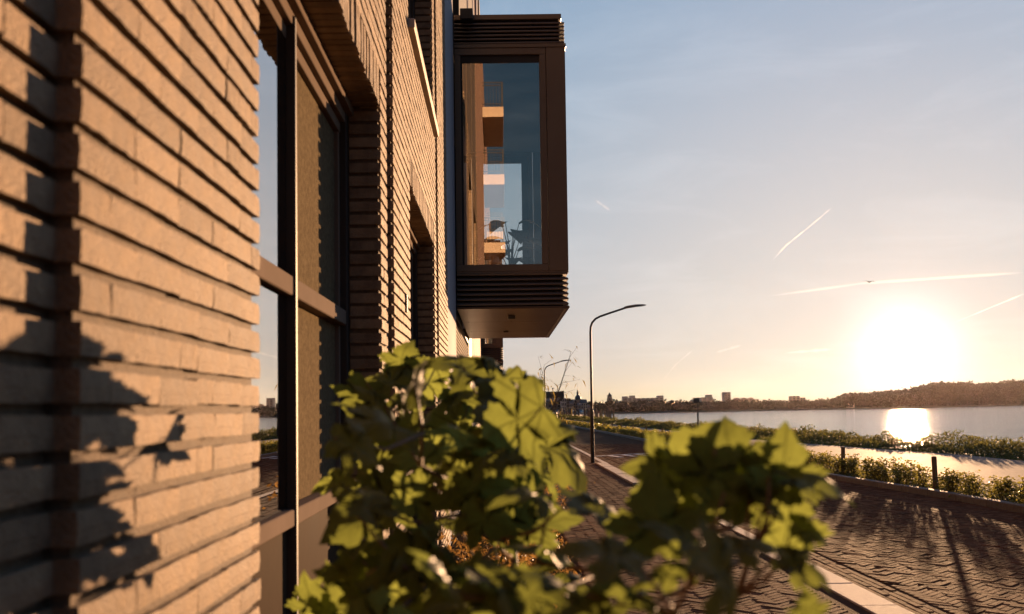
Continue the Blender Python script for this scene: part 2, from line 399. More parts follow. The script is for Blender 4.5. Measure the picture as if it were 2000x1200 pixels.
road = strip('road', M_road, lambda y: 3.0, lambda y: interp(KERB_R, y) + .05, -.048, y0=-60, y1=200)
pavement = strip('pavement', M_road, lambda y: .75, lambda y: 3.0, -.0035, y0=-60, y1=200)
bed = strip('planting_bed', M_soil, lambda y: -1.2, lambda y: .78, -.03, y0=-60, y1=60, nx=8)
verge = strip('verge', M_turf, lambda y: interp(KERB_R, y) + .12, lambda y: interp(PNEAR, y) + .1, .0, y0=-60, y1=200, nx=4)
path = strip('path', M_path, lambda y: interp(PNEAR, y), lambda y: interp(PFAR, y), .012, y0=-60, y1=230, nx=3)

def screen_size(x, y, z, L_):
    d = Vector((x, y, z - 1.6)).length
    return L_ / d if y > .6 and abs((x / y)) < .56 and abs((z - 1.6) / y) < .45 else 0

# pavers: herringbone at 45 degrees
def herringbone(x0f, x1f, y0, y1, L_=.204, W_=.068, ang=45):
    ca, sa = math.cos(rad(ang)), math.sin(rad(ang))
    out = []; n = round(L_ / W_)
    c0 = Vector((4, (y0 + y1) / 2)); R_ = (y1 - y0) / 2 + 8; k = int(R_ / W_) + 4
    for x in range(-k, k):
        for y in range(-k, k):
            d = (x - y) % (2 * n)
            if d == 0: px, py, h = x + n / 2, y + .5, 0
            elif d == 2 * n - 1: px, py, h = x + .5, y + n / 2, 1
            else: continue
            px *= W_; py *= W_
            X = c0.x + px * ca - py * sa; Y = c0.y + px * sa + py * ca
            if y0 < Y < y1 and x0f(Y) < X < x1f(Y): out.append((X, Y, rad(ang) + (math.pi / 2 if h else 0)))
    return out
pv = MB()
def paver_base(L_, W_, h=.022, c=.0045):
    l, w = L_ / 2 - .0022, W_ / 2 - .0022
    vs = np.array([(-l, -w, -h), (l, -w, -h), (l, w, -h), (-l, w, -h), (-l, -w, -c), (l, -w, -c), (l, w, -c), (-l, w, -c),
                   (-l + c, -w + c, 0), (l - c, -w + c, 0), (l - c, w - c, 0), (-l + c, w - c, 0)], dtype=float)
    fs = [(8, 9, 10, 11)]
    for a in range(4):
        b2 = (a + 1) % 4
        fs += [(a, b2, 4 + b2, 4 + a), (4 + a, 4 + b2, 8 + b2, 8 + a)]
    return vs, np.array(fs)
def lay_pavers(parent, items, z, m_single, m_joined, L_=.204, W_=.068, n_single=300):
    bv, bf = paver_base(L_, W_)
    me = npmesh('paver', bv, bf, m_single)
    items = sorted(items, key=lambda q: -screen_size(q[0], q[1], z, .2))
    xs = []
    for k, (x, y, a) in enumerate(items):
        dz = R.gauss(0, .0018); tx, ty = R.gauss(0, .004), R.gauss(0, .004)
        e = Euler((tx, ty, a + R.gauss(0, .008)))
        if k < n_single:
            o = link('paver', me, parent); o.location = (x, y, z + dz); o.rotation_euler = e
        else:
            mt = np.array(e.to_matrix()).T
            xs.append(np.vstack([mt, [[x, y, z + dz]]]))
    me2 = stack_mesh('paving', bv, bf, np.array(xs), m_joined)
    o = link('paving', me2, parent); o['kind'] = 'stuff'
hb = herringbone(lambda y: 3.53, lambda y: interp(KERB_R, y) - .1, 5.5, 46)
for y in np.arange(5.5, 46, .206):          # stretcher rows against the flush kerb
    for j in range(5):
        hb.append((3.154 + .034 + .0695 * j, y + (j % 2) * .1, math.pi / 2))
lay_pavers(road, hb, -.04, M_paver_o, M_paver)
hb2 = herringbone(lambda y: .85, lambda y: (2.92 if 11.6 < y < 19.4 or y > 28.2 else 2.74), 4.0, 46)
lay_pavers(pavement, hb2, .004, M_paver2_o, M_paver2)

# flush pale kerb at the left of the road, raised kerb at the right
kerb = empty('kerb', kind='structure')
kb = MB(); kb.bbox(-.15, .15, -.496, .496, -.2, 0, .008); km = kb.mesh('kerbstone', M_kerb)
for i in range(70):
    y = 3.5 + i
    if 21 < y < 28.6: zz, xx = .035, 2.93
    else: zz, xx = .010, 3.0
    o = link('kerbstone', km, kerb); narrow = 11 < y < 20 or y > 28.6
    if narrow: o.scale = (.48, 1, 1); xx = 3.08
    o.location = (xx + R.uniform(-.004, .004), y, zz + R.uniform(-.003, .003)); o.rotation_euler = (0, 0, R.gauss(0, .003))
kerb_r = empty('raised_kerb', kind='structure')
kb = MB(); kb.bbox(-.06, .09, -.496, .496, -.28, 0, .012); km2 = kb.mesh('kerbstone', mat('dark_kerb', (.20, .165, .13), (.13, .105, .082), scale=14, rough=.75, obj=.15, bump=.3))
y = 4.0
while y < 110:
    x0, x1 = interp(KERB_R, y), interp(KERB_R, y + 1)
    o = link('kerbstone', km2, kerb_r); o.location = ((x0 + x1) / 2, y + .5, .07 + R.uniform(-.004, .004)); o.rotation_euler = (0, 0, math.atan2(x0 - x1, 1))
    y += 1
# white markings across the road
def marking(name, p0, p1, w):
    d = Vector((p1[0] - p0[0], p1[1] - p0[1])); nrm = Vector((-d.y, d.x)).normalized() * w / 2
    b = MB(); z0, z1 = -.040, -.030
    q = [(p0[0] + nrm.x, p0[1] + nrm.y), (p0[0] - nrm.x, p0[1] - nrm.y), (p1[0] - nrm.x, p1[1] - nrm.y), (p1[0] + nrm.x, p1[1] + nrm.y)]
    b.prism(q[::1], z0, z1); return b.build(name, M_mark, road)
marking('marking_line', (3.3, 34.4), (7.1, 37.6), .17)
for i in range(7):
    s = .12 + i * .135
    x, y = 3.3 + 3.8 * s, 34.4 + 3.2 * s
    marking('marking_tooth', (x, y), (x + .32, y - 1.3), .2)

# ------------------------------------------------------------------ brick apartment building
bld = empty('apartment_building', 'long apartment building of rough brown brick with a glazed bay over the pavement', 'building', loc=(-.5625, 5, 0))
BX, BO = -.5625, Vector((-.5625, 5, 0))
def bpart(b, name, m, parent=None, smooth=False, each=False):
    """mesh in world coordinates, made a child of the building (or of one of its parts)"""
    if each:
        os_ = b.build(name, m, parent or bld, smooth, True)
        for q in os_: q.matrix_parent_inverse = Matrix.Translation(-BO) if (parent is None) else Matrix.Identity(4)
        return os_
    o = b.build(name, m, parent or bld, smooth)
    o.matrix_parent_inverse = Matrix.Translation(-BO) if (parent is None) else Matrix.Identity(4)
    return o
PITCHZ, JZ = .064, .010
z_of = lambda k: JZ + PITCHZ * k + .007          # bottom of course k
K0, KOP, KSILL, KTOP = 1, 24, 64, 100
OPZ = JZ + PITCHZ * 48 + .02                     # set below
# opening tops: course index nearest 3.09 m
k_op = round((3.095 - JZ) / PITCHZ); OP_TOP = JZ + PITCHZ * k_op
k_sold = k_op + 3
k_up = round((4.10 - JZ) / PITCHZ); UP_BOT = JZ + PITCHZ * k_up
k_up2 = k_up + 40; UP_TOP = JZ + PITCHZ * k_up2
K_END = 116
S = 4.064
OPEN = [(2.345 + S * k, 4.815 + S * k) for k in (0, 1)]
GROOVE = [(1.016 + S * k, 1.341 + S * k) for k in (0, 1, 2)]
Y0, Y1 = .35, 11.2
GD = .036
DEP_J = .155
def brick_base(seed):
    rr = random.Random(seed); ny, nz = 6, 3; vs = []; idx = {}
    for j in range(nz):
        for i in range(ny):
            y = i / (ny - 1) - .5; z = j / (nz - 1)
            ed = (i in (0, ny - 1)) or (j in (0, nz - 1))
            x = rr.uniform(-.0003, .0003) - (rr.uniform(.0006, .0022) if j in (0, nz - 1) else 0) - (.0004 if i in (0, ny - 1) else 0)
            yy = y + (rr.uniform(-.004, .004)); zz = z * .0462 + (rr.uniform(-.0011, .0011) if ed else 0)
            idx[i, j] = len(vs); vs.append((x, yy, zz))
    ring = [(i, 0) for i in range(ny)] + [(ny - 1, j) for j in range(1, nz)] + [(i, nz - 1) for i in range(ny - 2, -1, -1)] + [(0, j) for j in range(nz - 2, 0, -1)]
    base = len(vs)
    for (i, j) in ring:
        x, yy, zz = vs[idx[i, j]]; vs.append((-.1, yy, zz))
    tris = []
    for j in range(nz - 1):
        for i in range(ny - 1):
            tris.append((idx[i, j], idx[i + 1, j], idx[i + 1, j + 1], idx[i, j + 1]))
    n = len(ring)
    for a in range(n):
        b2 = (a + 1) % n
        tris.append((idx[ring[a]], base + a, base + b2, idx[ring[b2]]))
    return np.array(vs), np.array(tris)
BR = [brick_base(s) for s in range(6)]
BRM = [npmesh('brick', v, f, M_brick) for v, f in BR]
bricks = []      # (xfront, yc, zbottom, len, depth, height scale, upright)
def run(y0, y1, k, xf, d0, d1, teeth0=0, teeth1=0):
    """one course between y0 and y1; end bricks have depth d0 / d1"""
    y0 += R.uniform(-teeth0, teeth0 * .4); y1 += R.uniform(-teeth1 * .4, teeth1)
    y = y0; first = True
    ln = (.105 if k % 2 else .21)
    while y < y1 - .01:
        l = ln if first else R.choice((.205, .21, .212, .208, .21, .1))
        if y1 - (y + l) < .075: l = y1 - y
        last = y + l >= y1 - .005
        dep = d0 if first and d0 else (d1 if last and d1 else .1)
        bricks.append((xf + R.gauss(0, .0006), y + l / 2, z_of(k) + R.gauss(0, .0010), l - .0012, dep, 1, 0))
        y += l; first = False
for k in range(K0, K_END):
    zc = z_of(k) + .025
    cuts = []
    for a, b2 in GROOVE: cuts.append((a, b2, 'g'))
    for i, (a, b2) in enumerate(OPEN):
        if zc < OP_TOP: cuts.append((a, b2, 'o'))
        elif zc < OP_TOP + 3 * PITCHZ: cuts.append((a - .0, b2 + .0, 's'))
        elif i >= 0 and UP_BOT < zc < UP_TOP: cuts.append((a, b2, 'o'))
    cuts.sort(); y = Y0; kind0 = None
    for a, b2, t_ in cuts + [(Y1, None, None)]:
        if a > y:
            run(y, a, k, BX, DEP_J if kind0 == 'o' else 0, DEP_J if t_ == 'o' else (.15 if t_ is None else 0),
                .007 if kind0 == 'g' else .003, .007 if t_ == 'g' else .003)
        if t_ == 'g': run(a - .03, b2 + .03, k, BX - GD, 0, 0)
        y, kind0 = b2, t_
for a, b2 in OPEN:                                # soldier courses
    y = a + .004
    while y < b2 - .03:
        bricks.append((BX + R.gauss(0, .0025), y + .028, OP_TOP + .006 + R.gauss(0, .002), .185, DEP_J, 1, 1)); y += .0625
def bsize(q):
    x, y, z = q[0], q[1], q[2]
    if y < 1.0 or abs(z - 1.6) > y * .5: return 0
    X = x / y * 1944 + 975; Yp = 801 - (z - 1.6) / y * 1944
    if not (-60 < X < 2000 and -40 < Yp < 1240): return 0
    if y > 2.34 and y < 2.5 and z < OP_TOP: pass
    return q[3] * .56 / (y * y) * .05 / y
bricks.sort(key=lambda q: -bsize(q))
STUFFV, STUFFF, nb = [], [], 0
for i, q in enumerate(bricks):
    xf, yc, zb, l, dep, hs, up = q
    vi = R.randrange(6)
    if not up:
        e = Euler((R.gauss(0, .004), R.gauss(0, .006), R.gauss(0, .0010)))
        sc3 = (dep / .1, l, hs)
        loc = Vector((xf, yc, zb))
    else:
        e = Euler((math.pi / 2 + R.gauss(0, .006), 0, 0)); sc3 = (dep / .1, l, 1); loc = Vector((xf, yc + .025, zb + l / 2))
    if i < 300:
        o = link('brick', BRM[vi], bld); o.location = loc - BO; o.rotation_euler = e; o.scale = sc3
    else:
        mt = np.array((e.to_matrix() @ Matrix.Diagonal(sc3)).transposed())
        V, F = BR[vi]
        STUFFV.append(V @ mt + np.array(loc)); STUFFF.append(F + nb); nb += len(V)
me = npmesh('brickwork', np.vstack(STUFFV), np.vstack(STUFFF), M_brick_i)
o = link('brickwork', me, bld); o.matrix_parent_inverse = Matrix.Translation(-BO); o['kind'] = 'stuff'

# mortar core behind the bricks
XM = BX - .017; XB = -1.35; ZT = 17.0; ZB = -.1
cb = MB()
ends = [Y0 - .02]
segs = []
y = Y0
for i, (a, b2) in enumerate(OPEN):
    segs.append((y, a - .014)); y = b2 + .014
segs.append((y, Y1 - .012))
for a, b2 in segs:                                # piers, split at grooves
    cur = a
    for ga, gb in GROOVE:
        if a < ga < b2:
            cb.box(XB, XM, cur, ga - .010, ZB, ZT); cb.box(XB, XM - GD, ga - .010, gb + .010, ZB, ZT); cur = gb + .010
    cb.box(XB, XM, cur, b2, ZB, ZT)
for a, b2 in OPEN:
    cb.box(XB, XM, a - .014, b2 + .014, OP_TOP + .012, UP_BOT - .005); cb.box(XB, XM, a - .014, b2 + .014, UP_TOP + .01, ZT)
bpart(cb, 'mortar_core', M_mortar, each=True)

# upper facade above the modelled brickwork and the facade behind the photographer: the same brick, seen only small and mirrored
M_bwall, t, p = new_mat('brick_facade_far')
N = t.nodes.new; L = t.links.new
c = N('ShaderNodeTexCoord'); mp = N('ShaderNodeMapping'); mp.inputs['Rotation'].default_value = (rad(90), 0, rad(90)); L(c.outputs['Object'], mp.inputs[0])
sx = N('ShaderNodeSeparateXYZ'); cx_ = N('ShaderNodeCombineXYZ'); L(c.outputs['Object'], sx.inputs[0]); L(sx.outputs[1], cx_.inputs[0]); L(sx.outputs[2], cx_.inputs[1])
bt = N('ShaderNodeTexBrick'); bt.inputs['Scale'].default_value = 1; bt.inputs['Brick Width'].default_value = .21; bt.inputs['Row Height'].default_value = .064
bt.inputs['Mortar Size'].default_value = .006; bt.inputs['Color1'].default_value = (.48, .27, .16, 1); bt.inputs['Color2'].default_value = (.34, .19, .11, 1); bt.inputs['Mortar'].default_value = (.12, .09, .07, 1)
L(cx_.outputs[0], bt.inputs['Vector']); L(bt.outputs['Color'], p.inputs['Base Color']); p.inputs['Roughness'].default_value = .85
bm_ = N('ShaderNodeBump'); bm_.inputs['Strength'].default_value = .8; bm_.inputs['Distance'].default_value = -.012; L(bt.outputs['Fac'], bm_.inputs['Height']); L(bm_.outputs[0], p.inputs['Normal'])
b = MB(); b.box(-12, BX - .01, -60, Y0 - .03, ZB, 18.2); rear = bpart(b, 'rear_facade', M_bwall)
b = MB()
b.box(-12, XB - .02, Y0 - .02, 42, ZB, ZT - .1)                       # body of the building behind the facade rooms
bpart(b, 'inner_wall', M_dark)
# window reveals' backing
# balconies on the facade behind the photographer, mirrored in the bay glass
M_balc = mat('balcony_concrete', (.44, .33, .22), (.36, .27, .18), scale=3, rough=.7)
for zf in (14.9, 11.9, 8.9, 5.9):
    for yy in (-19, -33):
        s = MB(); s.bbox(BX - .005, .36, yy, yy + 5.0, zf - .45, zf, .01); sl = bpart(s, 'balcony', M_balc)
        rl = MB()
        for z_ in (zf + .12, zf + .95, zf + 1.08): rl.box(BX, .33, yy + 4.93, yy + 4.96, z_, z_ + .035); rl.box(.30, .33, yy + .03, yy + 4.93, z_, z_ + .035)
        for i in range(7): rl.box(-.5 + i * .135, -.48 + i * .135, yy + 4.935, yy + 4.955, zf, zf + 1.08)
        for i in range(36): rl.box(.305, .325, yy + .05 + i * .137, yy + .07 + i * .137, zf, zf + 1.08)
        rl.box(.27, .34, yy + 4.9, yy + 4.97, zf, zf + 1.12)
        ro = rl.build('railing', M_lamp, sl)

# windows
def window(y0, y1, z0, z1, zr=1.23, zt=2.05, screens=True):
    XF, XG = -.7225, -.775
    ym = (y0 + y1) / 2 - .02
    wf = empty('window'); wf.parent = bld; wf.matrix_parent_inverse = Matrix.Translation(-BO)
    f = MB()
    f.bbox(-.80, XF, y0 - .012, y0 + .06, z0, z1, .003); f.bbox(-.80, XF, y1 - .065, y1 + .012, z0, z1, .003)
    f.build('frame_jamb', M_frame, wf, each=True)
    f = MB(); f.bbox(-.83, XF + .004, ym - .03, ym - .004, z0, z1 - .05, .003); f.build('mullion', M_frame, wf)
    f = MB()
    f.bbox(-.80, XF + .028, y0 - .01, y1 + .01, z1 - .035, z1 + .008, .003)
    f.bbox(-.80, XF - .003, y0 + .061, y1 - .066, z1 - .085, z1 - .037, .003)
    f.bbox(-.82, XF - .028, y0 + .061, y1 - .066, z1 - .135, z1 - .087, .003)
    f.build('frame_head', M_frame_l, wf, each=True)
    for a, c in ((y0 + .061, ym - .031), (ym - .003, y1 - .066)):
        tr = MB(); tr.bbox(-.83, XF - .004, a, c, zt - .035, zt + .035, .004); tr.bbox(-.83, XF - .002, a, c, zr - .03, zr + .03, .004)
        far = a > ym - .01
        GX = -.794 if far else -.752
        if z0 < .6:
            tr.build('transom', M_frame_l, wf, each=True)
            pn = MB(); pn.bbox(-.80, XF - .03, a, c, z0, zr - .031, .004); pn.build('lower_panel', M_panel, wf)
        st = MB()
        for aa, cc in ((a, a + .03), (c - .03, c)):
            if far: cc = cc if aa == a else c; st.bbox(-.80, XG + .02, aa, cc, zr + .031, zt - .036, .003); st.bbox(-.80, XG + .02, aa, cc, zt + .036, z1 - .136, .003)
        if far: st.build('sash', M_frame_l, wf, each=True)
        i0, i1 = (a + .031, c - .031) if far else (a + .001, c - .001)
        gl = MB(); gl.box(GX - .006, GX, i0, i1, zr + .032, zt - .037); gl.box(GX - .006, GX, i0, i1, zt + .037, z1 - .137); gl.build('pane', M_wglass, wf, each=True)
        s_ = MB()
        if screens and far:
            s_.box(-.779, -.776, i0, i1, zr + .034, zt - .038); s_.box(-.779, -.776, i0, i1, zt + .038, z1 - .14)
        elif screens:
            s_.box(-.785, -.782, i0, i1, zr + .034, zt - .038); s_.box(-.785, -.782, i0, i1, zt + .038, z1 - .14)
        if screens: s_.build('sun_screen', M_screen, wf, each=True)
    return wf
for a, b2 in OPEN: window(a, b2, .08, OP_TOP)
for a, b2 in OPEN[1:]:
    window(a, b2, UP_BOT + .07, UP_TOP, zr=UP_BOT + .75, zt=UP_BOT + 1.6, screens=False)
    s_ = MB(); s_.bbox(-.80, BX + .045, a - .04, b2 + .10, UP_BOT - .012, UP_BOT + .052, .005); bpart(s_, 'window_sill', M_sill)
for a, b2 in OPEN:
    s_ = MB(); s_.box(-1.2, -.80, a + .01, b2 - .01, .0, .08); bpart(s_, 'threshold', M_sill)
# small wall lamp hole and steel tie plate on the brick pier
tp = MB(); tp.bbox(BX - .002, BX + .012, 6.02, 6.06, 2.20, 2.31, .003); bpart(tp, 'tie_plate', M_frame)

# white panel, louvred ground floor under the bay, then further facade
XW = -.61
b = MB(); b.bbox(-.9, XW, Y1 + .0, 14.44, ZB, ZT - .2, .004); bpart(b, 'white_panel', M_white)
b = MB(); b.box(-.95, -.76, 14.46, 41.9, 0, 3.0); b.box(-.95, -.70, 14.46, 41.9, 7.6, ZT - .15); bpart(b, 'louvre_backing', M_dark, each=True)
sl = MB(); sl.add([(-.74, -2.95, -.012), (-.74, 2.95, -.012), (-.625, 2.95, -.034), (-.625, -2.95, -.034), (-.74, -2.95, -.004), (-.74, 2.95, -.004), (-.62, 2.95, -.026), (-.62, -2.95, -.026)],
   [(0, 1, 2, 3), (7, 6, 5, 4), (3, 2, 6, 7), (0, 4, 5, 1), (0, 3, 7, 4), (1, 5, 6, 2)])
slm = sl.mesh('slat', M_louv_l)
lv = MB(); lv.bbox(-.75, XW - .005, 14.445, 14.53, 0, 3.02, .004); lv.bbox(-.75, XW - .005, 20.47, 20.6, 0, 3.02, .004); lv.bbox(-.75, XW - .007, 14.535, 20.465, 2.97, 3.03, .004)
lvo = empty('louvre_wall'); lvo.parent = bld; lvo.matrix_parent_inverse = Matrix.Translation(-BO); lv.build('frame_bar', M_frame, lvo, each=True)
for i in range(48):
    o = link('slat', slm, lvo); o.location = (0, 17.5, .08 + i * .06)
b = MB(); b.bbox(-.8, -.60, 20.62, 22.4, 0, 3.3, .004); bpart(b, 'dark_pier', M_frame)
b = MB(); b.bbox(-.8, -.595, 22.41, 25.6, 0, 7.6, .004); bpart(b, 'white_panel', M_white)
b = MB(); b.box(-.8, -.61, 25.62, 41.9, -.1, 16.5); fo = bpart(b, 'brick_facade', M_bwall)
# upper facade above the bay
b = MB()
for (a, c, xx) in ((20.9, 21.5, -.56), (26.4, 28.4, -.575), (30.5, 33.0, -.55)): b.bbox(-.8, xx, a, c, 7.0, 16.4, .005)
bpart(b, 'upper_post', M_white, each=True)
b = MB()
for (a, c, xx) in ((16.2, 20.8, -.58), (22.0, 25.5, -.57), (34.0, 41.0, -.52)): b.bbox(-.8, xx, a, c, 7.62 if a < 20 else 7.7, 16.3, .005)
bpart(b, 'upper_cladding', M_frame, each=True)

# ---------------------------------------------------------------- the glazed bay
def bay(y0, y1, xr, zb, xw=-.60, far=False):
    """projecting glazed bay: frame zone zb+.53 .. zb+3.9, louvres below and above"""
    zl, zu, zt = zb + .53, zb + 3.91, zb + 4.36
    f = MB()
    ct = .10                                           # wall thickness of the frame
    gx0, gx1 = xw + .09, xr - .385
    # front (-Y) face: head, sill and stiles
    for (ya, yb) in ((y0, y0 + ct), (y1 - ct, y1)):
        f.bbox(xw + .002, xr - .29, ya, yb, zl, zl + .10, .005)
        f.bbox(xw + .002, xr - .29, ya, yb, zu - .155, zu - .055, .005)
        f.bbox(xw + .002, gx0, ya, yb, zl + .101, zu - .156, .005)
        f.bbox(gx1, xr - .29, ya + .001, yb, zl + .101, zu - .156, .005)
        f.bbox(xr - .284, xr - .002, ya - .002, yb + .25 if ya == y0 else yb, zl, zu - .055, .005)
    f.bbox(xw + .002, xr + .012, y0 - .014, y1 + .014, zu - .054, zu, .005)          # drip edge
    f.bbox(xw + .002, xr - .002, y0 + .005, y1 - .005, zl - .03, zl - .001, .004)     # floor edge
    fo = empty('bay_window'); fo.parent = bld; fo.matrix_parent_inverse = Matrix.Translation(-BO); f.build('frame_bar', M_bay, fo, each=True)
    # inner set-back of the front glass
    s_ = MB()
    s_.box(gx0, gx1, y0 + .04, y0 + .09, zu - .26, zu - .157); s_.box(gx0 - .001, gx0 + .03, y0 + .04, y0 + .09, zl + .102, zu - .261); s_.build('sash', M_frame, fo, each=True)
    p_ = MB(); p_.box(gx0 + .031, gx1 - .001, y0 + .055, y0 + .063, zl + .103, zu - .262); p_.build('pane', M_glass, fo)
    # long side to the river: glass between posts
    s_ = MB()
    n = 4
    for i in range(1, n):
        yy = y0 + .3 + (y1 - y0 - .4) * i / n; s_.bbox(xr - .10, xr - .004, yy - .04, yy + .04, zl, zu - .056, .004)
    s_.build('side_post', M_bay, fo, each=True)
    p_ = MB(); p_.box(xr - .06, xr - .052, y0 + .36, y1 - .11, zl + .002, zu - .057); p_.build('pane', M_glass_in, fo)
    # far end: inner wall with an opening
    e = MB(); a, c = xw + .34, xr - .52
    e.box(xw + .095, a, y1 - .09, y1 - .02, zl + .101, zu - .157); e.box(c, gx1 - .001, y1 - .09, y1 - .02, zl + .101, zu - .157); e.box(a + .001, c - .001, y1 - .09, y1 - .02, zu - .30, zu - .158)
    e.build('end_wall', mat('bay_end_wall', (.025, .028, .032), scale=2, rough=.8), fo, each=True)  # interior dimness put into a near-black base colour
    p_ = MB(); p_.box(a + .002, c - .002, y1 - .06, y1 - .052, zl + .103, zu - .301); p_.build('pane', M_glass_in, fo)
    # ceiling, floor and inner back
    e = MB(); e.box(xw + .004, xr - .1, y0 + .105, y1 - .105, zu - .055 - .03, zu - .056); e.build('ceiling', mat('bay_ceiling', (.06, .06, .062), scale=2), fo)  # ceiling and floor coloured dark to stand in for a dim interior
    e = MB(); e.box(xw + .004, xr - .1, y0 + .105, y1 - .105, zl, zl + .03); e.build('floor', mat('bay_floor', (.05, .035, .022), scale=2), fo)
    # louvres: individual slats round three sides
    def slat(zc, h, out):
        m_ = MB(); d = .05
        prof = [(-d, -h / 2 - .003), (out, -h * .62), (out + .004, -h * .62 + .012), (out - .004, -h * .5 + .02), (-d, h * .32)]
        x1 = xr - .04
        # swept round the outer edges: front, side, back
        path_ = [(xw + .004, y0 + .03, (0, -1)), (x1, y0 + .03, (1, -1)), (x1, y1 - .03, (1, 1)), (xw + .004, y1 - .03, (0, 1))]
        vs = []
        for (X, Y, (nx, ny)) in path_:
            for (o_, z_) in prof: vs.append((X + nx * o_, Y + ny * o_, zc + z_))
        n_ = len(prof); fs = []
        for s0 in range(3):
            for j in range(n_):
                a_, b_ = s0 * n_ + j, s0 * n_ + (j + 1) % n_
                fs.append((a_, a_ + n_, b_ + n_, b_))
        fs.append(tuple(range(n_))); fs.append(tuple(3 * n_ + j for j in range(n_ - 1, -1, -1)))
        m_.add(vs, fs); m_.build('slat', M_louv, fo)
    for i in range(6): slat(zb + .075 + i * .073, .075, .03)
    for i in range(6): slat(zu + .045 + i * .058, .060, .03)
    b_ = MB(); b_.box(xw + .003, xr - .085, y0 + .075, y1 - .075, zb + .012, zl - .031); b_.box(xw + .003, xr - .085, y0 + .075, y1 - .075, zu + .001, zt - .06); b_.build('louvre_core', M_dark, fo, each=True)
    b_ = MB(); b_.bbox(xw + .003, xr - .05, y0 - .0, y1, zt - .075, zt, .004); b_.bbox(xw + .003, xr - .022, y0 - .006, y1 + .006, zb + .47, zl - .032, .004); b_.build('coping', M_bay, fo, each=True)
    b_ = MB(); ys = [y0 - .006, y0 + (y1 - y0) * .36, y0 + (y1 - y0) * .70, y1 + .006]
    for ya, yb in zip(ys, ys[1:]): b_.bbox(xw + .003, xr + .005, ya + .004, yb - .004, zb - .022, zb + .01, .004)
    b_.build('soffit_panel', M_bay_soffit, fo, each=True)
    b_ = MB()
    for ya, yb in zip(ys, ys[1:]):
        for fx_ in (.06, .5, .94):
            for q in (ya + .07, yb - .07): b_.lathe(xw + (xr - xw) * fx_, q, [(.0, zb - .0255), (.008, zb - .025), (.009, zb - .0222)], 8)
    sf = b_.build('screw', M_lamp2, fo); sf['kind'] = 'stuff'
    b_ = MB(); b_.bbox(xr - .06, xr - .045, y0 + .06, y1 - .06, zb - .034, zb - .0225, .002); b_.build('drip_lip', M_bay, fo)
    return fo
M_bay_soffit = mat('bay_soffit', (.075, .040, .020), (.062, .034, .018), scale=.8, rough=.34, rrange=.06, spec=.4)
b1 = bay(14.5, 20.5, 1.045, 3.10)
sp = MB(); sp.bbox(.16, .27, 15.6, 15.75, 3.028, 3.077, .006); sp.build('spotlight', M_lamp2, b1)
sp = MB(); sp.bbox(.10, .19, 18.6, 18.72, 3.05, 3.077, .006); sp.build('spotlight', M_lamp2, b1)
sp = MB(); sp.bbox(-.50, -.31, 14.32, 14.49, 7.33, 7.49, .008); sp.build('lamp_box', M_lamp, b1)
b2_ = bay(35.6, 40.5, .17, 3.35)
sp = MB(); sp.bbox(-.2, .14, 35.0, 35.4, 3.0, 3.25, .01); sp.box(-.05, .0, 35.1, 35.3, 3.25, 3.33); sp.build('lamp_box', M_lamp, b2_)

# house plant standing inside the bay
hp = empty('house_plant', 'dark big-leaved house plant standing inside the glazed bay', 'plant', loc=(.25, 18.2, 3.66))
pt = MB(); pt.lathe(0, 0, [(.16, .0), (.20, .36), (.215, .38), (.19, .37), (.18, .3)], 20); pt.build('pot', M_balc, hp)
st = MB(); lfm = MB()
def big_leaf(mb, base, d, L_, W_, droop):
    d = Vector(d).normalized(); sidev = d.cross(Vector((0, 0, 1))).normalized(); rows = []
    for i in range(7):
        s = i / 6; wv = math.sin(math.pi * min(s * .9 + .08, 1)) * W_ / 2
        c_ = Vector(base) + d * L_ * s + Vector((0, 0, -droop * s * s))
        rows.append([c_ - sidev * wv + Vector((0, 0, .02)), c_, c_ + sidev * wv + Vector((0, 0, .02))])
    mb.sheet([[tuple(q) for q in r] for r in rows])
for i in range(15):
    a = i * 2.4; hgt = .5 + .065 * i; ln = .6 + .2 * R.random()
    tip = (math.cos(a) * .16, math.sin(a) * .16, hgt)
    st.tube([(0, 0, .33), (math.cos(a) * .05, math.sin(a) * .05, hgt * .7), tip], [.012, .01, .006], 6)
    lo = MB(); big_leaf(lo, tip, (math.cos(a), math.sin(a), .5), ln * .8, .34, .4); lo.build('leaf', M_house_plant, hp, True)
st.build('stem', M_bark, hp)

# ------------------------------------------------------------------ street lamps
def lamp(x, y, label):
    t_ = empty('street_lamp', label, 'street lamp', loc=(x, y, -.0))
    b = MB(); b.lathe(0, 0, [(.062, -.1), (.062, .02), (.056, .03), (.055, 1.50), (.048, 1.58), (.036, 1.60)], 24)
    b.tube([(0, 0, 1.58), (0, 0, 3.85), (.012, 0, 4.02), (.06, 0, 4.15), (.16, 0, 4.26), (.30, 0, 4.33), (.6, 0, 4.43), (1.06, 0, 4.575)], [.036, .034, .033, .033, .032, .031, .03, .028], 20)
    b.build('pole', M_lamp, t_)
    b = MB(); b.bbox(-.055, .02, -.03, .03, .5, .8, .006); b.build('service_door', M_lamp, t_)
    h = MB()
    vs = []
    for (X, hw, z0, z1) in ((1.0, .04, 4.54, 4.60), (1.12, .075, 4.56, 4.635), (1.35, .12, 4.60, 4.665), (1.58, .11, 4.625, 4.665), (1.66, .05, 4.64, 4.66)):
        vs += [(X, -hw, z0), (X, hw, z0), (X, hw * .8, z1), (X, -hw * .8, z1)]
    fs = [(0, 1, 2, 3), (19, 18, 17, 16)]
    for s in range(4):
        for j in range(4): fs.append((s * 4 + j, (s + 1) * 4 + j, (s + 1) * 4 + (j + 1) % 4, s * 4 + (j + 1) % 4))
    h.add(vs, fs); h.build('lamp_head', M_lamp2, t_)
    return t_
lamp(2.73, 29.4, 'black street lamp with a curved arm on the kerb, the taller looking one')
lamp(2.85, 62.0, 'distant street lamp with a curved arm behind the bamboo twigs')
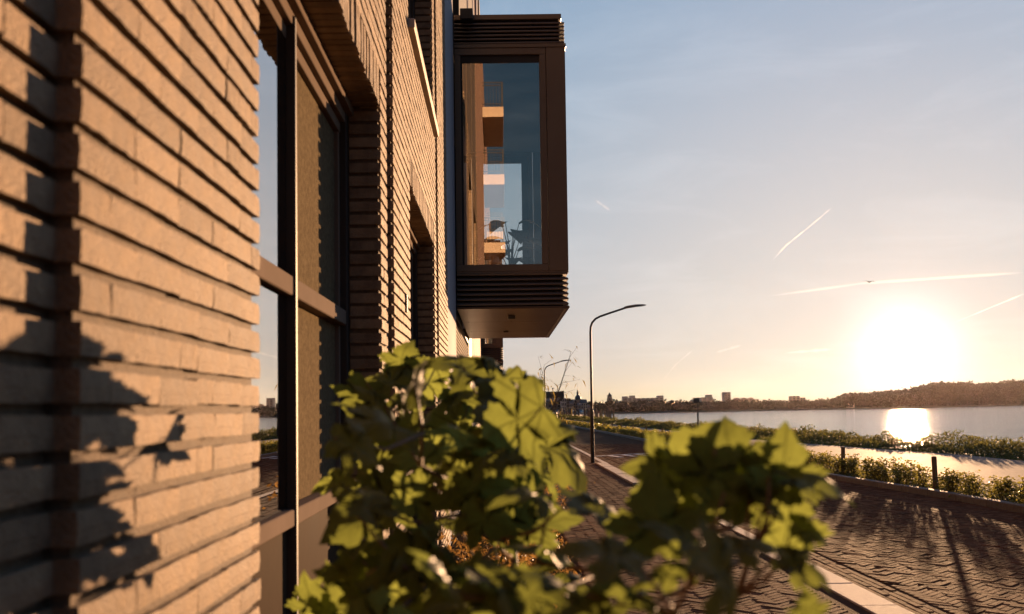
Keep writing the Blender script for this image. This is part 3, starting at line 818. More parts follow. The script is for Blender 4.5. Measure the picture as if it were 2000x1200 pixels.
sg = empty('signpost', 'short post with a box on top in the weeds by the water', 'post', loc=(12.95, 65, -.1))
b = MB(); b.lathe(0, 0, [(.055, 0), (.055, 2.1)], 10); b.build('pole', M_lamp, sg)
b = MB(); b.bbox(-.30, .10, -.1, .12, 1.98, 2.28, .02); b.bbox(-.34, .13, -.12, .14, 2.285, 2.33, .01); b.build('box_head', M_lamp2, sg)

# wooden posts in the hedge
pm = MB(); pm.lathe(0, 0, [(.048, -.2), (.047, .60), (.042, .62), (.0, .625)], 12); pmm = pm.mesh('wooden_post', M_wood)
for i in range(-2, 14):
    y = 18.75 + i * 4.84
    o = link('wooden_post', pmm); o.location = (interp(KERB_R, y) * .0 + 8.16 - (y - 18.75) * .012, y, .0); o.rotation_euler = (R.gauss(0, .02), R.gauss(0, .02), R.random())
    tag(o, 'round wooden stake standing in the low hedge along the road' if i not in (0, 1) else ('wooden stake in the hedge between thin young plants, the one nearer to the sunlit end' if i == 0 else 'wooden stake in the hedge just beside the maple leaves'), 'post', 'wooden stakes along the hedge')

# ------------------------------------------------------------------ leaf clouds
QUAD = np.array([(-.5, 0, 0), (0, -.16, .12), (.5, 0, 0), (0, .5, -.05), (0, .5, 0)])[:4]
def leaf_quads(P, size, aspect=.55, up=.0, rs=None):
    """rhombic leaves at points P with random orientation; returns V,F"""
    n = len(P); g_ = rs or rng
    d = g_.normal(size=(n, 3)); d[:, 2] += up; d /= np.linalg.norm(d, axis=1)[:, None] + 1e-9
    e = g_.normal(size=(n, 3)); e -= d * (e * d).sum(1)[:, None]; e /= np.linalg.norm(e, axis=1)[:, None] + 1e-9
    nrm = np.cross(d, e)
    s = (size * g_.uniform(.6, 1.3, n))[:, None]
    V = np.stack([P - d * s * .5, P + e * s * aspect * .5 + nrm * s * .08, P + d * s * .5, P - e * s * aspect * .5 + nrm * s * .08], 1)
    F = np.arange(n * 4).reshape(n, 4)
    return V.reshape(-1, 3), F

# hedge plants
hedge_meshes = []
for vno in range(6):
    g_ = np.random.default_rng(100 + vno); stems = []; P = []
    st = MB()
    for s in range(6):
        a = g_.uniform(0, 6.28); lean = g_.uniform(.05, .2); h = g_.uniform(.5, .82)
        base = Vector((g_.normal() * .05, g_.normal() * .08, -.02)); top = base + Vector((math.cos(a) * lean, math.sin(a) * lean, h))
        mid = (base + top) / 2 + Vector((g_.normal() * .03, g_.normal() * .03, 0))
        st.tube([base, mid, top], [.008, .006, .004], 5)
        for k in range(46):
            s_ = g_.uniform(.25, 1.05) ** .8; c_ = base.lerp(top, s_)
            P.append((c_.x + g_.normal() * .06, c_.y + g_.normal() * .06, max(c_.z + g_.normal() * .03, .02)))
    for k in range(70): P.append((g_.normal() * .12, g_.normal() * .14, abs(g_.normal()) * .09 + .01))
    V, F = leaf_quads(np.array(P), .068, .7, .2, g_)
    hedge_meshes.append((npmesh('foliage', V, F, M_hedge), st.mesh('stem', M_bark)))
y = 9.0; i = 0
while y < 62 and i < 290:
    for row in (0, 1):
        if R.random() < ((.08 if y > 30 else .12) if row == 0 else (.15 if y > 30 else .62)): continue
        lm, sm = hedge_meshes[R.randrange(6)]
        o = empty('hedge_plant'); link('foliage', lm, o); x = 8.02 - (y - 18) * .012 + row * .30 + R.gauss(0, .06)
        o.location = (x, y + R.gauss(0, .08), 0); s = R.uniform(.72, 1.05); o.scale = (s, s, s * .62); o.rotation_euler = (0, 0, R.uniform(0, 6.3))
        tag(o, 'young small-leaved hedge plant in the low roadside row', 'hedge plant', 'young plants of the roadside hedge')
        if y < 32:
            c_ = link('stem', sm, o)
        i += 1
    y += (.42 if y < 30 else .36)
# the far end of the hedge, one mass
n = 9000; Yp = rng.uniform(62, 190, n) ** 1.0; Xp = 7.5 - (Yp - 62) * .013 + rng.uniform(-.3, .35, n)
Zp = rng.uniform(.0, .50, n) * (.8 + .25 * np.sin(Yp * 1.7) * np.sin(Yp * .6 + 1))
V, F = leaf_quads(np.stack([Xp, Yp, Zp], 1), .17, .8)
o = link('far_hedge', npmesh('far_hedge', V, F, M_hedge)); tag(o, 'far run of the low roadside hedge', 'hedge', kind='stuff')
# leafy ground cover at the hedge foot
n = 9000; Yp = 8 + 54 * rng.uniform(0, 1, n) ** 1.5; Xp = np.array([interp(KERB_R, q) for q in Yp]) + .2 + rng.uniform(0, 1.3, n); Zp = np.abs(rng.normal(0, .05, n)) + .01
V, F = leaf_quads(np.stack([Xp, Yp, Zp], 1), .07, .5, .4)
o = link('ground_cover', npmesh('ground_cover', V, F, M_weed)); tag(o, 'low weeds at the foot of the hedge', 'weeds', kind='stuff')

# weeds between path and water
n = 110000
u = rng.uniform(0, 1, n); Yp = 14 + 226 * u ** 2.0
xa = np.array([interp(PFAR, q) for q in Yp]) + .1; xb = np.array([interp(BANK, q) for q in Yp]) + 1.6
fx = rng.uniform(0, 1, n); Xp = xa + (xb - xa) * fx
lump = np.array([mnoise.noise(Vector((x * .55, y * .30, 0))) + .6 * mnoise.noise(Vector((x * 1.6, y * .9, 5))) for x, y in zip(Xp, Yp)])
H = np.clip(.30 + .50 * lump, .04, 1.1) * np.minimum(1, fx * 4 + .25)
H *= .35 + .65 * np.clip(fx * 1.6, 0, 1)
H *= np.where((Yp > 31) & (Yp < 39), 1.15, np.where(Yp <= 31, .62, 1.0))
base = np.where(fx > .8, -.14 - (fx - .8) * 1.6, -.02)
Zp = base + H * rng.uniform(0, 1, n) ** .7
V, F = leaf_quads(np.stack([Xp, Yp, Zp], 1), np.clip(.075 + Yp * .0014, 0, .32), .4, .5)
o = link('bank_weeds', npmesh('bank_weeds', V, F, M_weed)); tag(o, 'shaggy weeds on the bank between path and water', 'weeds', kind='stuff')

# ------------------------------------------------------------------ planting along the facade
def shrub(name, label, cat, x, y, rx, ry, h, n, size, m, group=None, asp=.5):
    e = empty(name, label, cat, group, loc=(x, y, -.03))
    P = []; st = MB()
    for s in range(9):
        a = R.uniform(0, 6.28); rr = R.uniform(.4, 1); top = Vector((math.cos(a) * rx * rr, math.sin(a) * ry * rr, h * R.uniform(.6, 1.0)))
        mid = Vector((top.x * .35, top.y * .35, top.z * .6)); st.tube([(0, 0, 0), mid, top], [.012, .008, .003], 5)
        for k in range(n // 9):
            s_ = R.uniform(.2, 1.05); c_ = Vector((0, 0, 0)).lerp(mid, min(s_ * 2, 1)) if s_ < .5 else mid.lerp(top, (s_ - .5) * 2)
            P.append((c_.x + R.gauss(0, rx * .22), c_.y + R.gauss(0, ry * .22), max(.02, c_.z + R.gauss(0, h * .06))))
    V, F = leaf_quads(np.array(P), size, asp, 0)
    link('foliage', npmesh('foliage', V, F, m), e); st.build('stem', M_bark, e); return e
shrub('shrub', 'reddish small-leaved shrub behind the maple close to the bay', 'shrub', .10, 9.6, .5, 1.2, 1.15, 2600, .055, M_shrub)
shrub('shrub', 'wispy brown shrub spilling over the pavement edge behind the maple', 'shrub', .52, 11.6, .42, .8, .75, 1500, .05, M_shrub, asp=.25)
shrub('shrub', 'dense shrub under the louvred wall', 'shrub', .05, 16.5, .5, 2.0, 1.5, 2600, .07, M_shrub)
shrub('shrub', 'far shrub at the foot of the brick facade beyond the bay', 'shrub', .2, 27, .7, 3.5, 1.9, 2600, .12, M_shrub)
shrub('shrub', 'low shrub in the bed right under the second window', 'shrub', -.1, 6.6, .35, 1.0, .8, 1500, .05, M_shrub)
# low ground cover in the bed
n = 16000; Yp = 1.2 + 40 * rng.uniform(0, 1, n) ** 1.6; Xp = rng.uniform(-.5, .74, n)
lump = np.array([mnoise.noise(Vector((x * 2.2, y * 1.6, 3))) for x, y in zip(Xp, Yp)])
Zp = -.03 + np.clip(.10 + .22 * lump, .01, .4) * rng.uniform(0, 1, n)
V, F = leaf_quads(np.stack([Xp, Yp, Zp], 1), .05, .5, .5)
o = link('bed_foliage', npmesh('bed_foliage', V, F, M_shrub)); tag(o, 'low reddish ground cover in the bed along the facade', 'ground cover', kind='stuff')
# bamboo with loose leafy tips
bm_root = empty('bamboo', 'loose bamboo with thin twigs and pointed leaves against the sky', 'bamboo', loc=(.35, 11.5, -.03))
cl = MB(); P = []; D = []
for s in range(11):
    a = R.uniform(-.5, .9); h = R.uniform(1.7, 2.42)
    bx_, by_ = R.gauss(0, .12), R.gauss(0, .3)
    top = Vector((bx_ + .12 + .30 * R.random(), by_ + R.gauss(0, .2), h)); mid = Vector((bx_ + .05, by_, h * .6))
    cl.tube([(bx_, by_, 0), mid, top], [.006, .005, .0018], 5)
    for k in range(9):
        q = mid.lerp(top, k / 8); tw = q + Vector((R.gauss(.05, .08), R.gauss(0, .08), R.gauss(.05, .04)))
        cl.tube([q, tw], [.0018, .001], 4)
        for l in range(3): P.append(tw + Vector((R.gauss(0, .02), R.gauss(0, .02), R.gauss(-.01, .02)))); D.append(Vector((R.gauss(.4, .6), R.gauss(0, .5), R.gauss(-.35, .35))).normalized())
cl.build('culm', M_bark, bm_root)
lv = MB()
for q, d in zip(P, D):
    L_ = R.uniform(.07, .13); sd = d.cross(Vector((0, 0, 1))); sd = sd.normalized() * L_ * .075 if sd.length > .01 else Vector((.006, 0, 0))
    up_ = sd.cross(d).normalized() * .012
    lv.add([q, q + d * L_ * .35 + sd + up_, q + d * L_, q + d * L_ * .35 - sd + up_], [(0, 1, 2, 3)])
lo = lv.build('foliage', M_bamboo, bm_root)

# ------------------------------------------------------------------ the maple in front
def maple_mesh(seed):
    rr = random.Random(seed)
    half = [(.02, -.02), (.10, -.09), (.25, -.13), (.30, -.08), (.40, -.10), (.42, .0), (.36, .07), (.44, .13), (.30, .15), (.42, .24), (.55, .25), (.58, .33), (.72, .42), (.60, .44), (.58, .52), (.47, .49), (.42, .56),
            (.26, .44), (.30, .58), (.38, .66), (.30, .69), (.29, .78), (.19, .80), (.14, .90), (.0, 1.08)]
    pts = half + [(-x, y) for x, y in half[-2::-1]]
    n = len(pts)
    c0 = Vector((0, .36))
    rings = [pts, [(c0.x + (x - c0.x) * .62, c0.y + (y - c0.y) * .62) for x, y in pts], [(c0.x + (x - c0.x) * .28, c0.y + (y - c0.y) * .28) for x, y in pts]]
    V = []
    k1, k2, k3, ph = rr.uniform(.2, .8), rr.uniform(.1, .8), rr.uniform(.04, .09), rr.uniform(0, 6)
    def z(x, y):
        r_2 = math.hypot(x, y - .3)
        return -k1 * r_2 * r_2 * .55 - k2 * max(y - .3, 0) ** 2 * .5 + .16 * abs(x) + k3 * math.sin(x * 9 + ph) * math.cos(y * 7 + ph) - .25 * max(abs(x) - .35, 0)
    for r_i in rings:
        for x, y in r_i:
            x += rr.gauss(0, .010); y += rr.gauss(0, .010); V.append((x, y, z(x, y)))
    V.append((c0.x, c0.y, z(0, .36) - .01)); F = []
    for q in range(2):
        for a in range(n):
            b2 = (a + 1) % n
            F.append((q * n + a, q * n + b2, (q + 1) * n + b2, (q + 1) * n + a))
    for a in range(n): F.append((2 * n + a, 2 * n + (a + 1) % n, 3 * n))
    me = bpy.data.meshes.new('leaf'); me.from_pydata(V, [], F); me.update(); me.materials.append(M_leaf)
    me.polygons.foreach_set('use_smooth', [True] * len(me.polygons)); return me
MAPLE = [maple_mesh(s) for s in range(7)]
OFFX, OFFY = -26.2267, 107.2909
def at(px, py, Y):
    a = (px - OFFX - 1000) / 1944; b_ = -(py - OFFY - 600) / 1944
    d = w_ + r_ * a + u_ * b_
    return Vector((0, 0, 1.6)) + d * (Y / d.y)
def place_leaf(root, tips, pos, size, tipdir, normal):
    """pos = leaf centre; tipdir = where the tip points; normal = upper face"""
    yv = Vector(tipdir).normalized(); zv = Vector(normal); zv = zv - yv * zv.dot(yv)
    zv = zv.normalized() if zv.length > 1e-3 else yv.orthogonal().normalized(); xv = yv.cross(zv)
    m_ = Matrix((xv, yv, zv)).transposed().to_4x4(); base = Vector(pos) - yv * size * .45
    o = link('leaf', MAPLE[R.randrange(7)], root)
    m_ = Matrix.Translation(base - Vector(root.location)) @ m_ @ Matrix.Diagonal((size * R.uniform(.9, 1.1), size, size * R.uniform(.7, 1.2), 1))
    o.matrix_local = m_
    tips.append((base, -yv * .8 + Vector((0, 0, -.4))))
def sapling(label, loc, heroes, fill, trunk_top):
    root = empty('maple_sapling', label, 'sapling', 'maple saplings in front of the facade', loc=loc)
    tips = []
    for (px, py, Y, sz, ta, tilt) in heroes:
        # ta = tip direction in the picture plane (degrees, 0 = right, 90 = up); tilt = how far the face leans to the camera
        p_ = at(px, py, Y); a = rad(ta)
        td = Vector((math.cos(a), R.uniform(-.25, .25), math.sin(a)))
        nrm = Vector((-math.sin(a) * .35 + R.gauss(0, .2), -math.cos(rad(tilt)), abs(math.sin(rad(tilt))) + .15))
        place_leaf(root, tips, p_, sz, td, nrm)
    for (px, py, Y, sz) in fill:
        p_ = at(px, py, Y)
        a = R.uniform(0, 6.28)
        td = Vector((math.cos(a), math.sin(a) * .8, R.gauss(-.15, .45)))
        place_leaf(root, tips, p_, sz, td, Vector((R.gauss(.1, .45), R.gauss(-.1, .6), R.uniform(.25, 1.0))))
    # trunk, limbs and petioles: each leaf is reached from the nearest node of a growing skeleton
    st = MB(); lx = Vector(loc); tt = Vector(trunk_top)
    nodes = [lx.lerp(tt, k / 8) + Vector((R.gauss(0, .01), R.gauss(0, .01), 0)) for k in range(9)]
    st.tube([q - lx for q in nodes], [.016 - .0012 * k for k in range(9)], 7)
    for base, d in sorted(tips, key=lambda q: (q[0] - tt).length):
        near = min(nodes[2:], key=lambda q: (q - base).length + max(0, q.z - base.z) * 2)
        dist = (near - base).length
        mid = near.lerp(base, .55) + Vector((0, 0, -dist * .12)) + Vector((R.gauss(0, .01), R.gauss(0, .01), 0))
        st.tube([near - lx, mid - lx, base - lx], [.0045 if dist > .12 else .0022, .0028 if dist > .12 else .0018, .0014], 5)
        if dist > .12: nodes.append(mid)
    st.build('stem', mat('maple_stem', (.16, .10, .05), (.10, .06, .035), scale=20, rough=.6), root, True)
    return root
def fill_pts(poly_top, x0, x1, n, Ya, Yb, smin, smax, ybot=1230, pw=1.0):
    out = []
    for i in range(n):
        x = R.uniform(x0, x1); yt = np.interp(x, [q[0] for q in poly_top], [q[1] for q in poly_top])
        y = yt + (ybot - yt) * R.random() ** pw
        out.append((x, y, R.uniform(Ya, Yb), R.uniform(smin, smax)))
    return out
H1 = [(785, 697, 2.2, .085, 75, 25), (750, 742, 2.15, .145, 175, 62), (700, 785, 2.1, .10, 245, 35), (900, 712, 2.1, .14, 150, 66), (975, 738, 2.0, .17, -18, 58), (1020, 775, 2.05, .12, -50, 40),
      (1020, 822, 1.9, .17, -22, 58), (1085, 880, 1.8, .17, -38, 45), (870, 790, 2.2, .14, 200, 72), (800, 830, 2.2, .13, 180, 68), (755, 870, 2.0, .13, 215, 45), (705, 945, 2.0, .15, 192, 52), (740, 975, 1.9, .12, 230, 25),
      (1000, 960, 1.7, .14, 80, 20), (935, 980, 1.75, .13, 150, 50), (1045, 980, 1.7, .11, -20, 45), (870, 880, 2.1, .13, 250, 40), (925, 868, 2.0, .12, 10, 70), (820, 940, 1.9, .14, 190, 75), (690, 1150, 1.5, .10, 250, 25), (755, 1140, 1.5, .12, 60, 25),
      (605, 1165, 1.8, .075, 110, 35), (640, 1190, 1.7, .07, 60, 35), (1180, 1000, 1.5, .12, -20, 70), (1275, 1000, 1.25, .10, 95, 10), (830, 755, 2.25, .11, 240, 60), (730, 900, 2.1, .10, 240, 30), (650, 942, 2.0, .08, 195, 50)]
top1 = [(640, 1010), (660, 940), (700, 830), (740, 780), (800, 760), (900, 760), (1000, 800), (1060, 870), (1120, 950), (1200, 1010), (1300, 1020)]
F1 = fill_pts(top1, 670, 1110, 50, 1.3, 2.35, .075, .125) + fill_pts(top1, 710, 1050, 11, 1.9, 2.5, .07, .11, ybot=1000) + fill_pts([(600, 1130), (1500, 1120)], 690, 1220, 11, 1.0, 1.4, .075, .105)
sapling('broad maple sapling with big backlit leaves below the bay, close to the window', (.12, 1.95, -.03), H1, F1, (.0, 2.0, 1.42))
H2 = [(1335, 898, 1.25, .10, 60, 18), (1283, 918, 1.25, .075, 165, 40), (1378, 935, 1.22, .085, 250, 25), (1428, 885, 1.28, .088, 102, 8), (1468, 900, 1.28, .05, 20, 30), (1530, 908, 1.25, .08, 82, 8), (1588, 938, 1.22, .095, -10, 70), (1500, 950, 1.22, .06, 200, 66),
      (1540, 1016, 1.22, .08, 75, 10), (1585, 1036, 1.2, .05, -20, 40), (1455, 985, 1.2, .055, 250, 35), (1570, 1108, 1.15, .062, -20, 45), (1390, 990, 1.15, .05, 230, 40), (1330, 1050, 1.05, .075, 150, 74), (1278, 1010, 1.1, .085, 95, 5),
      (1450, 1060, 1.05, .07, 20, 74), (1425, 1135, .85, .085, -55, 50)  , (1580, 1185, .9, .03, 100, 15), (1180, 1080, .95, .08, 160, 76)]
top2 = [(1180, 1010), (1280, 960), (1340, 930), (1420, 920), (1500, 930), (1560, 980), (1580, 1060), (1590, 1130)]
F2 = fill_pts(top2, 1300, 1540, 4, 1.1, 1.4, .045, .07, ybot=1040) + fill_pts([(1150, 1080), (1400, 1090), (1450, 1130)], 1150, 1330, 3, .9, 1.15, .06, .09)
sapling('slimmer maple sapling whose lobed leaves stand against the road', (.34, 1.3, -.03), H2, F2, (.27, 1.22, 1.33))

# ------------------------------------------------------------------ far trees
TREES = []
for vno in range(6):
    g_ = np.random.default_rng(300 + vno); P = []
    # unit tree: height 1
    nb_ = 26
    for k in range(nb_):
        a = g_.uniform(0, 6.28); zz = g_.uniform(.28, .9); rmax = .40 * math.sin(math.pi * min(max((zz - .12) / .88, 0), 1)) ** .6
        rr = rmax * math.sqrt(g_.uniform(0, 1)); c_ = np.array([math.cos(a) * rr, math.sin(a) * rr, zz]); r_b = g_.uniform(.07, .15)
        q = g_.normal(size=(46, 3)); q /= np.linalg.norm(q, axis=1)[:, None]; P.append(c_ + q * r_b * g_.uniform(.5, 1.05, 46)[:, None])
    V, F = leaf_quads(np.vstack(P), .085, .8, 0, g_)
    cm = npmesh('crown', V, F, M_tree)
    b = MB(); b.tube([(0, 0, -.02), (.004, 0, .3), (0, .01, .62)], [.028, .02, .008], 7)
    for k in range(5):
        a = k * 1.3; b.tube([(0, 0, .28 + .05 * k), (math.cos(a) * .2, math.sin(a) * .2, .5 + .06 * k)], [.012, .004], 5)
    TREES.append((cm, b.mesh('trunk', M_bark)))
tree_n = [0]
def tree(x, y, h, label, group, wid=1.0, z=0.0, v=None):
    cm, tm = TREES[R.randrange(6) if v is None else v]
    t_ = empty('tree', label, 'tree', group, loc=(x, y, z)); t_.scale = (h * wid, h * wid, h); t_.rotation_euler = (0, 0, R.uniform(0, 6.28))
    link('crown', cm, t_); link('trunk', tm, t_); tree_n[0] += 1
    return t_
def dirx(px): return (px - 974.8) / 1944
def hor(px): return 801 - (px - 975) * .01309
def shore_y(px):
    s = dirx(px)
    for (xa, ya), (xb, yb) in zip(SH, SH[1:]):
        da, db = xa / ya, xb / yb
        if da <= s <= db:
            t_ = (s * ya - xa) / ((xb - xa) - s * (yb - ya)); return ya + (yb - ya) * t_
    return 1500
def tree_at(px, ytop, back, label, group, wid=1.0, v=None):
    y = shore_y(px) + back; h = (hor(px) - ytop) / 1944 * y + 1.6
    return tree(dirx(px) * y, y, max(h, 3), label, group, wid * R.uniform(.9, 1.15), .2, v)
# treeline heights read along the bank
TL = [(1140, 790), (1165, 789), (1185, 792), (1205, 793), (1240, 791), (1262, 785), (1285, 792), (1300, 786), (1315, 784), (1335, 789), (1352, 788), (1372, 790), (1384, 784), (1398, 786), (1410, 782), (1428, 790), (1460, 788), (1500, 789), (1530, 786),
      (1548, 783), (1572, 784), (1600, 779), (1620, 778), (1640, 776), (1652, 767), (1682, 766), (1700, 768), (1712, 764), (1740, 762), (1760, 759), (1790, 755), (1808, 749), (1830, 746), (1870, 745), (1900, 746), (1925, 747), (1950, 745), (1970, 742), (2000, 740), (2060, 738)]
tx, ty = [q[0] for q in TL], [q[1] for q in TL]
px = 1145.0
while px < 1640:
    tree_at(px, np.interp(px, tx, ty) + R.uniform(-1.5, 3), R.uniform(20, 70), 'rounded dark tree in the low treeline on the far bank', 'trees along the far bank', 1.15)
    if R.random() < .8: tree_at(px + 4, np.interp(px + 4, tx, ty) + R.uniform(4, 9), R.uniform(6, 16), 'small bush-like tree at the water edge of the far bank', 'low trees along the far bank', 1.5)
    px += R.uniform(9, 15)
px = 1640.0
while px < 2060:
    tree_at(px, np.interp(px, tx, ty) + R.uniform(-1, 2), R.uniform(40, 90), 'tall tree of the wooded bank glowing in the low sun', 'tall trees of the wooded bank', .95)
    tree_at(px + 5, np.interp(px + 5, tx, ty) + R.uniform(9, 16), R.uniform(14, 30), 'lower tree in front of the wooded bank', 'lower trees of the wooded bank', 1.2)
    px += R.uniform(8, 13)
# wood behind the front trees, one mass
P = []
for k in range(1100):
    px = R.uniform(1150, 2080); y = shore_y(px) + R.uniform(10, 60); yt = np.interp(px, tx, ty) + (5 if px > 1640 else 7); h = max((hor(px) - yt) / 1944 * y + 1.2, 2.0)
    c_ = np.array([dirx(px) * y, y, R.uniform(0, 1) ** .8 * h]); q = rng.normal(size=(40, 3)); P.append(c_ + q * np.array([3.0, 3.0, 1.2]))
for k in range(700):
    px = R.uniform(1150, 2080); y = shore_y(px) + R.uniform(60, 110); c_ = np.array([dirx(px) * y, y, R.uniform(.5, 4.5)]); q = rng.normal(size=(30, 3)); P.append(c_ + q * np.array([3.5, 3.5, 1.0]))
P = np.vstack(P); P = P[P[:, 2] > .2]
V, F = leaf_quads(P, 2.2, .8); o = link('far_wood', npmesh('far_wood', V, F, M_tree)); tag(o, 'continuous dark wood along the far bank', 'wood', kind='stuff')

# ------------------------------------------------------------------ far buildings
M_conc = mat('far_concrete', (.50, .44, .38), (.43, .37, .32), scale=.1, rough=.8)
M_conc2 = mat('far_brick', (.36, .27, .21), (.29, .215, .165), scale=.1, rough=.85)
M_win = mat('far_window', (.05, .05, .055), (.035, .035, .04), scale=.5, rough=.12, spec=.8)
M_roof = mat('far_roof', (.075, .05, .042), (.055, .038, .032), scale=.3, rough=.8)
M_cream = mat('cream_plaster', (.62, .52, .42), (.55, .46, .37), scale=.2, rough=.75)
M_grey = mat('grey_warehouse', (.20, .18, .17), (.16, .145, .135), scale=.3, rough=.8)
M_copper = mat('dome_lead', (.13, .135, .13), (.10, .10, .10), scale=.5, rough=.5)
def far_block(name, label, px0, px1, ytop, y, m, floors=0, roofs=(), bands=None, depth=14, cat='building'):
    x0, x1 = dirx(px0) * y, dirx(px1) * y; pc = (px0 + px1) / 2
    h = (hor(pc) - ytop) / 1944 * y + 1.6
    e = empty(name, label, cat, loc=((x0 + x1) / 2, y, .4)); hw = (x1 - x0) / 2
    b = MB(); b.bbox(-hw, hw, 0, depth, -1, h, .1); b.build('wall', m, e)
    n = max(2, int((x1 - x0) / 5.0))
    if floors:
        wm = MB(); ww = (x1 - x0) / n * .30; wh = h / floors * .26
        wm.bbox(-ww, ww, -.12, .25, -wh, wh, .03); wmm = wm.mesh('window', M_win)
        for f in range(floors):
            for i in range(n):
                o = link('window', wmm, e); o.location = (-hw + (i + .5) * (x1 - x0) / n, 0, h * (f + .55) / floors)
    for (a, c, dh) in roofs:
        r = MB(); r.bbox(-hw + a * 2 * hw, -hw + c * 2 * hw, 1, depth - 1, h + .0, h + dh, .1); r.build('roof_block', m, e)
    return e, hw, h
# water tower
y = 760; e = empty('water_tower', 'slender brick water tower with a lantern top on the far bank', 'tower', loc=(dirx(1190.5) * y, y, .3))
b = MB(); b.bbox(-2.0, 2.0, -2.0, 2.0, -1, 9.2, .15); b.bbox(-1.6, 1.6, -1.6, 1.6, 9.2, 10.9, .1); b.build('wall', M_conc2, e)
b = MB(); b.lathe(0, 0, [(2.15, 10.9), (1.7, 11.5), (.7, 12.2), (.5, 12.9), (.0, 13.6)], 12); b.build('roof', M_roof, e)
wm = MB(); wm.bbox(-.5, .5, -2.12, -1.9, -.9, .9, .03); wmm = wm.mesh('window', M_win)
for z_ in (3, 6, 8.1): o = link('window', wmm, e); o.location = (0, 0, z_)
far_block('hospital_building', 'low grey block joined to the water tower side of the bank', 1185, 1228, 784.5, 1000, M_conc, 3)
far_block('hospital_building', 'long grey apartment block with a stepped roofline above the far trees', 1217, 1296, 778.5, 1150, M_conc, 6, ((0, .12, 2.2), (.17, .30, 3.0), (.86, 1.0, 2.6)))
far_block('pavilion', 'small white waterside pavilion below the long grey block', 1215, 1233, 796.5, shore_y(1224) + 12, M_cream, 2, depth=6)
far_block('office_block', 'small pale block behind the short post on the far bank', 1352, 1362, 781.5, 1150, M_conc, 4)
far_block('office_block', 'stepped grey blocks left of the slim tower', 1370, 1392, 777.0, 1250, M_conc, 6, ((.5, .95, 3.2),))
far_block('tower_block', 'slim high tower block with a notched top', 1414, 1427, 769.0, 1300, M_conc, 9, ((0, .2, 1.6), (.4, .6, 1.6), (.8, 1, 1.6)))
e, hw, h = far_block('arched_block', 'wide block with three barrel roofs right of the slim tower', 1427, 1479, 781.0, 1300, M_conc2, 5)
for k in (.25, .52, .78):
    b = MB(); b.tube([(-hw + k * 2 * hw, 1, h - 1.2), (-hw + k * 2 * hw, 13, h - 1.2)], [3.6, 3.6], 14); b.build('barrel_roof', M_conc2, e)
far_block('flat_block', 'isolated flat block with a lower wing near the sun', 1547, 1562, 774.5, 1150, M_conc2, 6)
far_block('flat_block', 'lower wing beside the isolated flat block', 1562.5, 1573, 777.5, 1155, M_conc2, 5)
far_block('shed', 'white shed at the foot of the wooded bank', 1642, 1668, 789.0, shore_y(1655) + 14, M_cream, 2, depth=8)

# old town on the near bank beyond the inlet
qb = MB()
Q = [(14, 246), (17.2, 267), (24, 287), (32, 308), (33, 330), (28, 420), (-200, 440), (-200, 246)]
qb.prism(Q, -2.4, -.05); quay = qb.build('town_quay', mat('quay_stone', (.46, .37, .29), (.36, .29, .22), scale=.5, rough=.8)); quay['kind'] = 'structure'
pl = MB(); pl.lathe(0, 0, [(.28, -1.6), (.28, 1.3), (.22, 1.5), (0, 1.52)], 10); plm = pl.mesh('mooring_pile', M_wood)
for i in range(26):
    s = i / 25; x = 15.5 + (35 - 15.5) * s; y = 264 + (312 - 264) * s
    if R.random() < .2: continue
    o = link('mooring_pile', plm); o.location = (x + R.gauss(.4, .25), y - 1.2, R.uniform(-.5, .4)); tag(o, 'dark timber mooring pile along the town quay', 'pile', 'mooring piles along the quay')
def house(name, label, px0, px1, ytop, yroof, y, m, floors, cols, roof='flat', depth=10):
    x0, x1 = dirx(px0) * y, dirx(px1) * y; pc = (px0 + px1) / 2; hw = (x1 - x0) / 2
    h = (hor(pc) - ytop) / 1944 * y + 1.6
    e = empty(name, label, 'house', loc=((x0 + x1) / 2, y, 0)); b = MB(); b.bbox(-hw, hw, 0, depth, -.1, h, .04); b.build('wall', m, e)
    hr = (hor(pc) - yroof) / 1944 * y + 1.6
    if roof == 'x': r = MB(); r.gable(-hw - .1, hw + .1, -.2, depth + .2, h, hr, 'x'); r.build('roof', M_roof, e)
    elif roof == 'y': r = MB(); r.gable(-hw - .1, hw + .1, -.2, depth + .2, h, hr, 'y'); r.build('roof', M_roof, e)
    wm = MB(); ww = (x1 - x0) / cols * .28; wh = h / floors * .28; wm.bbox(-ww, ww, -.06, .12, -wh, wh, .02); wm.bbox(-ww * 1.2, ww * 1.2, -.12, .1, -wh - .14, -wh, .02); wmm = wm.mesh('window', M_win)
    for f in range(floors):
        for i in range(cols):
            o = link('window', wmm, e); o.location = (-hw + (i + .5) * (x1 - x0) / cols, 0, h * (f + .55) / floors)
    return e
house('warehouse', 'wide grey warehouse behind the drawbridge', 1052, 1096, 784, 776, 300, M_grey, 4, 5, 'x', 16)
